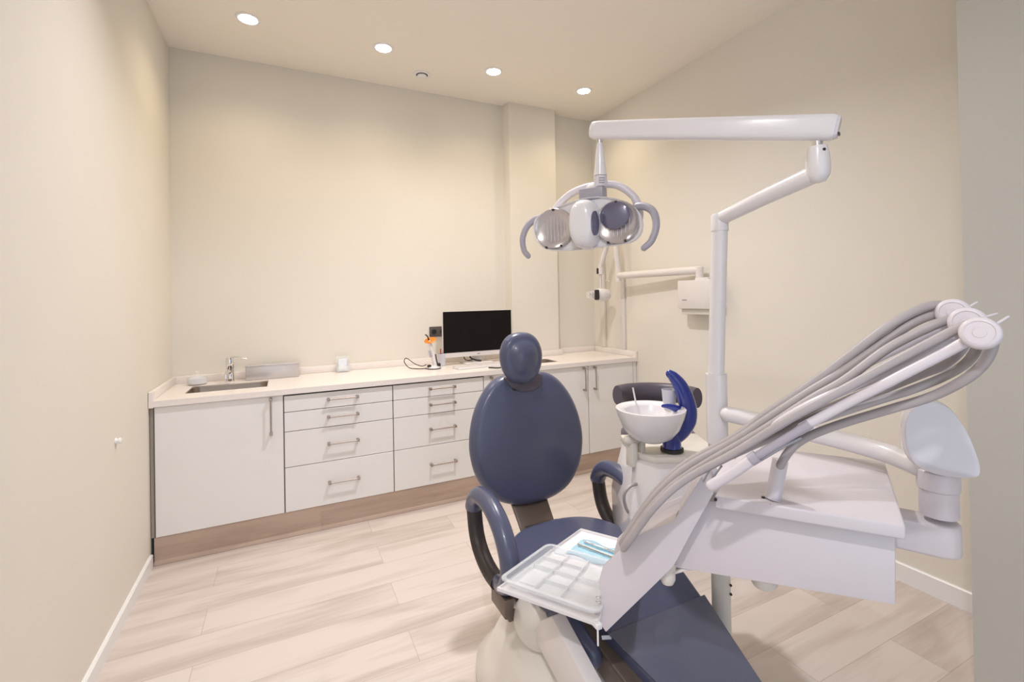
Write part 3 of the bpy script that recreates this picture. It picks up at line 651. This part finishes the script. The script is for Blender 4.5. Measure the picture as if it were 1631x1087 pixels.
# ------------------------------------------------------------------ dental chair
t = thing('dental_chair', 'navy blue vinyl dental chair with round headrest and loop armrests', 'dental chair', (1.0,1.5,0))
UPB = V((0,.16,.987)); RX = V((1,-.02,0))
Bf = frame((.995,1.925,.787), RX, UPB)    # z axis = x cross y = towards -Y
egg = [(0,.294),(.07,.292),(.135,.278),(.195,.232),(.250,.145),(.281,.035),(.281,-.065),(.250,-.165),(.180,-.245),(.09,-.282),(0,-.290)]
raw = egg + [(-x,y) for x,y in egg[-2:0:-1]]
ol = [(p.x,p.y) for p in spline([(x,y,0) for x,y in raw], 4, True)]
bm = B(); pad(bm, ol, padprof(.085,.018,.13), Bf); obj('backrest', bm, m_blue, t, 60)
# notch at the backrest top, its shadow built as a dark plate
bm = B(); prism(bm, [Bf @ V(q) for q in ((-.115,.275,.0),(-.09,.232,.0),(-.04,.205,.0),(.03,.205,.0),(.068,.232,.0),(.08,.275,.0),(.03,.296,.0),(-.07,.296,.0))], Bf.to_3x3() @ V((0,0,.058)), .008); obj('notch_shadow_plate', bm, m_stool, t, 40)
bm = B(); pad(bm, [(x*.88,y*.88) for x,y in ol], [(0,-.02),(1,-.02),(1,-.05),(.9,-.06),(0,-.065)], Bf); obj('back_shell', bm, m_brown, t, 40)
hcen = V((.945,1.88,1.158))
Hf = frame(hcen, V((1,-.05,0)), V((0,.06,1)))
hr = [(0,.115),(.046,.107),(.081,.079),(.100,.030),(.099,-.020),(.083,-.066),(.050,-.101),(0,-.115)]
raw = hr + [(-x,y) for x,y in hr[-2:0:-1]]
olh = [(p.x,p.y) for p in spline([(x,y,0) for x,y in raw], 4, True)]
bm = B(); pad(bm, olh, padprof(.070,.030,.30), Hf); obj('headrest', bm, m_blue, t, 70)
bm = B(); box(bm, -.03,.03,-.15,.02,-.09,-.035,.008, Hf); obj('headrest_bar', bm, m_dark, t, 40)
# back support bracket
bm = B(); prism(bm, [(.885,1.93,.56),(1.07,1.93,.56),(1.055,1.80,.44),(1.07,1.76,.36),(.90,1.76,.36),(.895,1.82,.44)], (0,.025,0), .006); box(bm, .90,1.07,1.72,1.80,.33,.45,.01); obj('back_support', bm, m_brown, t, 40)
# seat
so = []
for a in [2*math.pi*k/56 for k in range(56)]:
    x = .258*math.copysign(abs(math.cos(a))**.8, math.cos(a)); y = .26*math.copysign(abs(math.sin(a))**(.8 if math.sin(a)>0 else .45), math.sin(a))
    if y < 0: x *= 1-.04*(-y/.26)
    so.append((x, y))
Sf = frame((.965,1.465,.455), (1,0,0), (0,1,0))
bm = B(); pad(bm, so, padprof(.085,.008,.10), Sf); obj('seat', bm, m_blue, t, 60)
bm = B(); pad(bm, [(x*.92,y*.92) for x,y in so], [(0,-.03),(1,-.03),(.97,-.09),(0,-.09)], Sf); obj('seat_pan', bm, m_dark, t, 40)
# leg rest
lt = [(.835,1.26,.478),(1.245,1.26,.478),(1.225,1.144,.435),(1.17,.884,.345),(1.10,.55,.225),(.93,.55,.225),(.92,.97,.372),(.846,1.129,.428)]
topA = [V(p) for p in lt[:3]] ; 
def legslab(ys, dz, grow):
    rows = []
    for (xa, xb, y, z) in ys: rows.append((V((xa-grow,y,z+dz)), V((xb+grow,y,z+dz))))
    return rows
rowsT = [(.80,1.225,1.30,.495),(.825,1.232,1.22,.470),(.846,1.225,1.137,.432),(.885,1.195,1.0,.384),(.925,1.168,.88,.342),(.95,1.13,.70,.28),(.97,1.09,.52,.215)]
def slab(rows, th, gt, gb, bev):
    bm = B(); R = []
    for xa,xb,y,z in rows: R.append([bm.verts.new(c) for c in ((xa-gt,y,z),(xb+gt,y,z),(xb+gb,y+.02,z-th),(xa-gb,y+.02,z-th))])
    for a, b in zip(R, R[1:]):
        for k in range(4): bm.faces.new((a[k],a[(k+1)%4],b[(k+1)%4],b[k]))
    bm.faces.new(R[0]); bm.faces.new(R[-1][::-1]); bmesh.ops.recalc_face_normals(bm, faces=bm.faces)
    es = [e for e in bm.edges if any(abs((e.verts[0].co-e.verts[1].co).normalized().y) > .5 for _ in (0,))]
    if bev: bmesh.ops.bevel(bm, geom=es, offset=bev, segments=3, profile=.5, affect='EDGES')
    return bm
obj('leg_rest', slab(rowsT, .05, 0, 0, .012), m_blue, t, 40)
film = [(.842,1.230,1.134,.4335),(.884,1.198,1.0,.3865),(.924,1.171,.88,.3445),(.949,1.133,.70,.2825),(.969,1.093,.515,.2175)]
bm = B(); R = [[bm.verts.new((a-.002,y,z)), bm.verts.new((b+.002,y,z))] for a,b,y,z in film]
for a, b in zip(R, R[1:]): bm.faces.new((a[0],a[1],b[1],b[0]))
o = obj('protective_cover', bm, m_bluefilm, t); md = o.modifiers.new('shell','SOLIDIFY'); md.thickness = .002; md.offset = 0
shell = [(.80,1.20,1.24,.428),(.815,1.20,1.12,.385),(.84,1.17,.98,.33),(.87,1.14,.86,.29),(.90,1.10,.70,.23),(.93,1.06,.54,.17)]
obj('leg_rest_shell', slab(shell, .12, .0, -.03, .01), m_brown, t, 40)
# side wing of the seat front, rounded and blue
bm = B(); tube(bm, [(.775,1.30,.415),(.775,1.20,.39),(.785,1.16,.378)], lambda u:.058-.014*u, 18, 5, flat=.75, flatdir=(1,0,0), round_cap=True); obj('side_cushion', bm, m_blue, t, 60)
# armrests
PADP = [(1.742,.612),(1.715,.652),(1.66,.679),(1.56,.676),(1.475,.634),(1.42,.565),(1.415,.50),(1.455,.452),(1.52,.432)]
LOWP = [(1.738,.600),(1.722,.53),(1.69,.48),(1.635,.447),(1.57,.432),(1.51,.432)]
for s, x in ((-1,.655),(1,1.25)):
    bm = B(); tube(bm, [(x,y,z) for y,z in PADP], lambda u: .034 if u<.8 else .034-.05*(u-.8), 18, 6, flat=1.0, flatdir=(1,0,0), round_cap=True); ar = obj('armrest', bm, m_blue, t, 60)
    bm = B(); tube(bm, [(x,y,z) for y,z in LOWP], .024, 12, 6, flat=1.3, flatdir=(1,0,0)); obj('armrest_support', bm, m_dark, ar, 60)
    bm = B(); box(bm, x-.018, x+.018, 1.42,1.54,.36,.425,.006); box(bm, min(x,x-s*.12), max(x,x-s*.12), 1.43,1.54,.34,.385,.006); obj('armrest_bracket', bm, m_brown, t, 40)
bm = B(); box(bm, -.014,.014,-.005,.005,-.001,.001,0, frame(PX(966,1016,1.375), (.8,-.35,0), (0,.6,.3))); obj('sticker', bm, m_paper, t)
# white base
bm = B()
def bring(cx_, cy_, hx, hy, z, n=36, p=2.8):
    return [bm.verts.new((cx_+hx*math.copysign(abs(math.cos(a))**(2/p),math.cos(a)), cy_+hy*math.copysign(abs(math.sin(a))**(2/p),math.sin(a)), z)) for a in [2*math.pi*k/n for k in range(n)]]
rs = [bring(.90,1.40,.30,.46,.0), bring(.90,1.40,.30,.46,.03), bring(.90,1.40,.27,.40,.08), bring(.90,1.40,.25,.33,.18), bring(.905,1.42,.22,.25,.27), bring(.91,1.43,.19,.20,.31)]
for a, b in zip(rs, rs[1:]):
    for k in range(36): bm.faces.new((a[k],a[(k+1)%36],b[(k+1)%36],b[k]))
bm.faces.new(rs[0][::-1]); bm.faces.new(rs[-1]); obj('base', bm, m_ivory, t, 50)
bm = B(); hexa(bm, [(.80,1.30,.24),(1.10,1.30,.24),(1.10,1.60,.24),(.80,1.60,.24)], [(.78,1.25,.37),(1.12,1.25,.37),(1.12,1.62,.37),(.78,1.62,.37)], .01); obj('lift_column', bm, m_white2, t, 40)
bm = B(); prism(bm, [PXX(a,b,.69) for a,b in ((846,1010),(862,988),(878,982),(952,1125),(912,1135))], (.045,0,0), .006); obj('side_rail', bm, m_white2, t, 40)
bm = B(); lathe(bm, [(.105*math.cos(math.radians(a)), .085*math.sin(math.radians(a))) for a in range(-90,91,10)], (.755,1.38,.355), (0,0,1), 36, sx=.9); obj('pivot_cover', bm, m_ivory, t, 60)

# ------------------------------------------------------------------ delivery unit
SCL = .905
def DP(x, y, d): return PX(x, y, d)
O = V((1.005*SCL,.88*SCL,0)); E1 = V((.61,-.79,0)).normalized(); N1 = V((.79,.61,0)).normalized()
def PI(x, y, off=0):
    r = PX(x,y,1)-V((0,0,HC)); q = (N1.dot(O)+off)/(N1.dot(r)); return V((0,0,HC))+r*q
zt = HC-(HC-.9)*SCL
A_, B_, C_ = PZ(1138,790,zt), PZ(1443,838,zt), PZ(1409,735,zt)
D_ = A_ + (C_-B_)*1.02
t = thing('delivery_unit', 'white dental delivery unit with tray table, console, hoses and swivel arm', 'delivery unit', (O.x,O.y,.5))
th = .030
bm = B(); hexa(bm, [p-V((0,0,th)) for p in (A_,B_,C_,D_)], [A_,B_,C_,D_], .005, 3); tt = obj('table_top', bm, m_deliv, t, 40)
# seam and little feet
bm = B(); sm = PZ(1227,803,zt); bx = frame(sm-N1*.001, E1, N1); box(bm, -.0006,.0006,-.0012,.001,-.028,.0005,0,bx); obj('seam', bm, m_mark, tt)
bm = B(); lathe(bm, [(.0035,0),(.0035,.005)], PI(1140,795)-N1*.002, -N1, 10); obj('screw', bm, m_dark, tt)
# panel under the top: tapering box
f0p = PI(1073,903,.004); 
lo = [PI(1073,905,.035), PI(1427,965,.035)]; hi = [PI(1103,822,.035), PI(1427,862,.035)]
dep = (C_-B_)*.80
lo2 = [lo[0], lo[1], lo[1]+dep*.55+V((0,0,.03)), lo[0]+dep*.55+V((0,0,.03))]; hi[0].z = hi[1].z = zt-th+.001
hi2 = [hi[0], hi[1], hi[1]+dep, hi[0]+dep]
bm = B(); hexa(bm, lo2, hi2, .004); obj('table_body', bm, m_deliv, t, 40)
# console
low = [(946,981),(965,1008),(1073,903),(1102,848),(1137,786),(1117,759),(1073,831),(1012,854),(960,903),(953,928),(957,955)]
pl = [PI(*q, -.004) for q in low]
bm = B(); prism(bm, pl, N1*.012, .0025); obj('console_cheek', bm, m_deliv, t, 35)
inner = [(955,975),(968,1000),(1070,900),(1098,848),(1130,786),(1112,766),(1073,838),(1020,862),(966,912)]
bm = B(); prism(bm, [PI(*q, .004) for q in inner], N1*.15, .004); obj('console_body', bm, m_deliv, t, 35)
pl2 = [p+N1*.158 for p in pl]
bm = B(); prism(bm, pl2, N1*.010, .003); obj('console_cheek', bm, m_deliv, t, 35)
# control slots on the console face
nn = (PI(1073,831)-PI(1117,759)).normalized(); fa = frame(PI(1092,803,.07), nn, N1)
if fa.to_3x3().col[2].z < 0: fa = frame(PI(1092,803,.07), -nn, N1)
bm = B(); box(bm, -.035,.03,-.006,.0,-.002,.004,.001,fa); box(bm, -.02,.045,.02,.026,-.002,.004,.001,fa); box(bm,-.045,-.03,-.012,.012,-.002,.005,.001,fa); obj('control_slots', bm, m_mark, t)
# bowl joint under the console
kj = PI(1063,908,.03)
bm = B(); lathe(bm, [(0,-.035),(.014,-.033),(.019,-.022),(.019,-.008),(.017,0),(.021,.004),(.021,.02),(0,.022)], kj, seg=24); obj('brake_knob', bm, m_ivory, t, 45)
bm = B(); tube(bm, [kj+V((0,0,-.01)), kj+E1*.05+N1*.02+V((0,0,.006)), kj+E1*.11+N1*.05+V((0,0,.012))], .008, 12, 5, flat=.6, flatdir=(0,0,1)); obj('brake_lever', bm, m_ivory, t, 50)
# spiral joint at the tray corner
bm = B(); cc = PI(953,955,-.012); tube(bm, [cc+V((0.006*math.cos(a), .006*math.sin(a), -.012+.003*a/1.6)) for a in [k*.5 for k in range(26)]], .0016, 8); obj('coil_spring', bm, m_chrome, t, 60)
# upright tube of the table and whip-arm cylinder
cb0 = PZ(1231,795,zt); cb1 = cb0+V((0,0,.085))+E1*.0+N1*.01; 
ct = PX(1243,733,(cb0-V((0,0,HC))).dot(fwd)+.0)
bm = B(); cyl(bm, cb0, ct, .0165, 24); lathe(bm, [(.0165,.0),(.018,.001),(.018,.004)], cb0, (ct-cb0), 24); obj('hose_socket', bm, m_deliv, t, 40)
bm = B(); lathe(bm, [(.004,0),(.004,.003)], cb0-E1*.02-N1*.004, V((0,0,1)), 10); obj('screw', bm, m_dark, t)
# elbow
ED = 1.12
ec = PX(1495, 790, ED)
bm = B(); lathe(bm, [(.037,-.03),(.037,.030),(.0405,.034),(.0405,.075),(.035,.079),(.033,.082)], PX(1495,800,ED), seg=36); obj('elbow_column', bm, m_deliv, t, 40)
# dome cap with flat oblique glossy face
capc = PX(1491, 697, ED-.045)
cw = ((V((0,0,HC))-capc).normalized() + r0*.34 + V((0,0,.02))).normalized()
Cf = frame(capc, V((0,0,1)).cross(cw), V((0,0,1)))
capo = [(-.070,.0),(-.066,.040),(-.045,.072),(-.010,.086),(.028,.072),(.058,.030),(.078,-.020),(.088,-.062),(.080,-.084),(.040,-.090),(-.005,-.086),(-.045,-.070),(-.065,-.038)]
olc = [(p.x*.88,p.y) for p in spline([(x,y,0) for x,y in capo], 4, True)]
bm = B(); pad(bm, olc, [(0,.005),(.5,.005),(.88,.0045),(.95,.004),(.985,-.003),(1,-.012),(.98,-.028),(.88,-.048),(.6,-.062),(0,-.066)], Cf); obj('elbow_cap', bm, m_gloss, t, 50)
# box arm under the table
eb = PX(1497, 858, ED)
bd = (V((A_.x+.28,A_.y+.16,0))-V((eb.x,eb.y,0))).normalized()
bm = B()
def bpt(c, w, z): return c
sdv = V((-bd.y,bd.x,0)); pts = []
c0 = V((eb.x,eb.y,0)); 
for k in range(9):
    a = math.radians(-90+180*k/8); pts.append(c0 - bd*math.cos(a)*.040 + sdv*math.sin(a)*-.040)
pts += [c0+bd*.30-sdv*.036, c0+bd*.30+sdv*.036]
zb = PX(1497,880,ED).z; ztp = PX(1497,829,ED).z
prism(bm, [V((q.x,q.y,zb)) for q in pts], (0,0,ztp-zb), .008, 3); obj('support_arm', bm, m_deliv, t, 45)
# arm tube from the post
ca = V((px_,py_,0)); az = PX(1158,660,1.55).z
bm = B(); p1 = PX(1160,660,1.55); p2 = PX(1300,692,1.38); p3 = PX(1400,718,1.25); p4 = PX(1462,742,1.15)
tube(bm, [p1, p2, p3, p4], .0255, 20, 8, round_cap=True); obj('swivel_arm', bm, m_white, t, 50)
# small round underside housing
bm = B(); lathe(bm, [(.0,-.03),(.025,-.028),(.030,-.02),(.030,.02)], PX(1217,915,1.16), seg=28); obj('under_cap', bm, m_ivory, t, 45)

# whip arms, discs, hoses
def hz(lst): return [PX(*q) for q in lst]
discs = [((1518,499),.90,(24,15)), ((1541,514),.85,(26,19)), ((1561,531),.80,(28,26))]
whips = []
bd2 = (V((0,0,0))-f0*.93+r0*-.15+V((0,0,.25))).normalized()
def whip(pts_white, disc_i, tip):
    c, d, rr = discs[disc_i]; cen = PX(*c, d-.022)
    bm = B(); tube(bm, pts_white, .0092, 14, 6, round_cap=True); w = obj('whip_arm', bm, m_deliv, t, 50)
    bdir = ((V((0,0,HC))-cen).normalized()+V((0,0,.18))+r0*-.12).normalized()
    bm = B(); lathe(bm, [(0,-.012),(.022,-.012),(.0265,-.008),(.0268,.002),(.0235,.007),(.0195,.008),(.0185,.0065),(.009,.0068),(.0085,.0078),(0,.008)], cen, bdir, 40); obj('guide_disc', bm, m_deliv, w, 45)
    bm = B(); tube(bm, [PX(*tip[0]), PX(*tip[1])], .0022, 8, round_cap=True); obj('guide_pin', bm, m_deliv, w, 50)
whip(hz([(1278,681,.93),(1345,645,.90),(1415,609,.86),(1500,565,.82),(1535,546,.80)]), 2, ((1585,518,.80),(1606,505,.80)))
whip(hz([(1120,748,1.07),(1200,700,1.0),(1289,646,.93),(1415,592,.88),(1495,548,.85),(1520,535,.85)]), 1, ((1560,508,.85),(1588,500,.85)))
whip(hz([(1110,742,1.09),(1200,688,1.04),(1300,620,.98),(1415,562,.93),(1500,520,.90)]), 0, ((1532,496,.90),(1556,482,.90)))
bm = B(); tube(bm, hz([(1133,774,1.01),(1165,755,.99),(1197,733,.97)]), .0115, 16, 3, round_cap=True); obj('whip_sleeve', bm, m_deliv, t, 50)
bm = B(); tube(bm, hz([(1195,734,.97),(1206,727,.965)]), .0122, 16); tube(bm, hz([(1206,727,.965),(1278,683,.925)]), .0085, 14, 3); tube(bm, hz([(1272,687,.93),(1290,676,.92)]), .0095, 14); obj('whip_collar', bm, m_hosed, t, 50)
bm = B(); tube(bm, hz([(1208,735,.965),(1240,716,.945),(1276,697,.93)]), .0035, 8, 4); obj('whip_spring', bm, m_mark, t, 50)
END = [(991,866,1.17),(1001,848,1.15),(1031,802,1.12),(1064,764,1.10),(1100,735,1.08)]
def tail(dx, dy, dd): return [(x+dx*(.4+.6*k/4), y+dy*(.4+.6*k/4), d+dd) for k, (x, y, d) in enumerate(END)]
HO = [
 ('A', .0088, tail(0,0,.02)+[(1170,697,1.04),(1215,664,1.02),(1285,617,.98),(1345,573,.95),(1408,525,.92),(1450,500,.91),(1484,487,.905),(1512,488,.90),(1532,497,.90)]),
 ('B', .0088, tail(2,5,.0)+[(1170,703,1.03),(1222,668,1.0),(1285,627,.97),(1345,590,.945),(1415,540,.92),(1450,517,.91),(1482,503,.905),(1505,500,.905)]),
 ('C', .0085, tail(5,15,-.01)+[(1205,692,.99),(1289,638,.945),(1345,606,.92),(1415,555,.895),(1484,520,.87),(1519,508,.86),(1545,505,.85)]),
 ('D', .0085, tail(6,21,-.03)+[(1170,722,1.0),(1257,668,.94),(1345,620,.90),(1415,582,.87),(1484,545,.835),(1533,521,.81),(1560,515,.79)]),
 ('E', .0080, tail(4,12,.02)+[(1170,720,1.06),(1215,699,1.03),(1289,668,.98),(1345,646,.96),(1380,632,.95),(1415,618,.93),(1467,597,.90),(1502,583,.88),(1530,559,.86),(1545,530,.86)]),
 ('F', .0080, tail(5,18,.0)+[(1170,724,1.05),(1215,704,1.02),(1289,675,.95),(1317,665,.94),(1362,650,.92),(1415,633,.90),(1450,622,.88),(1502,601,.86),(1537,580,.84),(1554,559,.82),(1560,535,.82)]),
 ('G', .0085, [(1578,528,.79),(1580,552,.79),(1566,580,.80),(1537,605,.82),(1484,632,.86),(1415,653,.90),(1345,674,.94),(1296,692,.965),(1268,708,.98),(1252,726,.99),(1243,742,.99)]),
 ('H', .0078, tail(3,8,.03)+[(1170,712,1.07),(1215,692,1.05),(1300,658,1.0),(1380,624,.98),(1440,600,.95),(1495,570,.92),(1520,545,.91),(1525,510,.90)]),
]
for nm, r, pts in HO:
    bm = B(); tube(bm, hz(pts), r, 14, 6, round_cap=True); obj('hose', bm, m_hose, t, 60)
# small connector lines at the table corner
bm = B(); tube(bm, hz([(1128,778,1.03),(1137,760,1.02),(1150,742,1.02)]), .002, 8, 3); tube(bm, hz([(1120,768,1.04),(1130,750,1.03),(1142,735,1.03)]), .002, 8, 3); obj('connector_wires', bm, m_mark, t, 50)

# ------------------------------------------------------------------ instrument trays
zr = .585
T0, T1 = PZ(791,942,zr), PZ(952,1000,zr)
T3 = PZ(925,846,zr); T2 = T1+(T3-T0)
T2 = PZ(1008,868,zr)
n2 = [T0,T1,T2,T3]
cen = (T0+T1+T2+T3)/4
def shr(P, k, dz): return [cen+(p-cen)*k+V((0,0,dz)) for p in P]
t2 = thing('instrument_tray', 'flat white instrument tray hanging in front of the console over the seat', 'tray', (cen.x,cen.y,zr))
bm = B(); rows = [shr(n2,1,0), shr(n2,1,.010), shr(n2,.97,.010), shr(n2,.95,.003)]
vr = [[bm.verts.new(p) for p in r] for r in rows]
for a, b in zip(vr, vr[1:]):
    for k in range(4): bm.faces.new((a[k],a[(k+1)%4],b[(k+1)%4],b[k]))
bm.faces.new(vr[0][::-1]); bm.faces.new(vr[-1]); bmesh.ops.bevel(bm, geom=[e for e in bm.edges], offset=.0012, segments=2, affect='EDGES'); obj('tray_plate', bm, m_white, t2, 40)
bm = B(); tube(bm, [T1+V((0,0,.004)), T1+V((0,0,-.045))], .0025, 10, round_cap=True); box(bm, T1.x-.004,T1.x+.012,T1.y-.004,T1.y+.02,zr-.006,zr+.008,.002); obj('support_pin', bm, m_base, t2, 40)
u = (T1-T0); v = (T3-T0)
def TP(a, b, dz=0): return T0+u*a+((T2-T1)*a+v*(1-a))*b+V((0,0,dz))
# clear organiser tray on the front part
t3 = thing('organiser_tray', 'clear plastic divided organiser on the front of the white tray', 'tray', tuple(TP(.5,.3,.012)))
q = [TP(.02,.02),TP(1.0,.02),TP(1.0,.56),TP(.01,.56)]; qc = sum(q, V())/4
def rr(P, k, dz, r=.10, n=5):
    out = []; P = [qc+(p-qc)*k for p in P]
    for i in range(4):
        p, a, b = P[i], P[i-1], P[(i+1)%4]
        pa, pb = p+(a-p)*r, p+(b-p)*r
        for j in range(n+1):
            s = j/n; out.append((pa*(1-s)**2 + p*2*s*(1-s) + pb*s*s)+V((0,0,dz)))
    return out
bm = B(); prof = [(1.03,.030),(1.03,.034),(.96,.034),(.93,.016),(.90,.0155),(.88,.0155)]
vr = [[bm.verts.new(p) for p in rr(q,k,dz)] for k,dz in prof]
for a, b in zip(vr, vr[1:]):
    n = len(a)
    for k in range(n): bm.faces.new((a[k],a[(k+1)%n],b[(k+1)%n],b[k]))
bm.faces.new(vr[-1]); o = obj('tray_shell', bm, m_clear, t3, 40); md = o.modifiers.new('shell','SOLIDIFY'); md.thickness = .0015; md.offset = 1
bm = B()
def wallp(a0,b0,a1,b1,h=.012,w=.0016):
    p, r = TP(a0,b0,.016), TP(a1,b1,.016); d = (r-p).normalized(); s = V((-d.y,d.x,0))*w
    prism(bm, [p-s,p+s,r+s,r-s], (0,0,h))
for a in ((.10,.30,.95,.30),(.35,.06,.35,.52),(.62,.06,.62,.52),(.10,.06,.10,.52),(.35,.18,.95,.18),(.10,.42,.62,.42)): wallp(*a)
obj('dividers', bm, m_clear, t3)
bm = B()
for (a,b,c,d_) in ((.14,.10,.32,.27),(.14,.33,.32,.40),(.38,.33,.60,.40),(.38,.08,.60,.16),(.66,.34,.92,.50),(.38,.20,.60,.28),(.38,.44,.60,.52),(.14,.44,.32,.51)):
    prism(bm, [TP(a,b,.0175),TP(c,b,.0175),TP(c,d_,.0175),TP(a,d_,.0175)], (0,0,.004), .0012)
obj('pocket_floors', bm, m_clear, t3, 40)
# paper liner and blue napkin and tools on the back part
bm = B(); prism(bm, [TP(.06,.58,.0045),TP(.95,.58,.0045),TP(.95,.97,.0045),TP(.06,.97,.0045)], (0,0,.0012)); tag(obj('tray_liner', bm, m_paper, None), 'white paper liner on the back of the instrument tray', 'paper')
bm = B(); g = []
for i in range(9):
    g.append([])
    for j in range(9):
        p = TP(.22+.72*i/8, .60+.25*j/8+.02*math.sin(i), .0085+.0015*math.sin(i*1.3+j*2.1)); g[-1].append(bm.verts.new(p))
for i in range(8):
    for j in range(8): bm.faces.new((g[i][j],g[i+1][j],g[i+1][j+1],g[i][j+1]))
o = obj('napkin', bm, m_napkin, None, 60); md = o.modifiers.new('shell','SOLIDIFY'); md.thickness = .001
tag(o, 'crumpled light blue napkin on the white tray liner', 'napkin')
bm = B(); p, r = TP(.30,.80,.015), TP(.95,.76,.015); d = r-p
tube(bm, [p, p+d*.1, p+d*.9, r], lambda w: .0035-.0015*abs(w-.6), 10, 3); obj1 = tag(obj('dental_mirror', bm, m_chrome, None, 50), 'thin steel hand instrument lying on the blue napkin, rear of the two', 'instrument', 'steel hand instruments')
bm = B(); p, r = TP(.26,.74,.015), TP(.95,.69,.015); d = r-p
tube(bm, [p, p+d*.1, p+d*.9, r], lambda w: .0030, 10, 3); tag(obj('dental_tweezers', bm, m_steel, None, 50), 'slim steel tweezers lying on the blue napkin, front of the two tools', 'instrument', 'steel hand instruments')
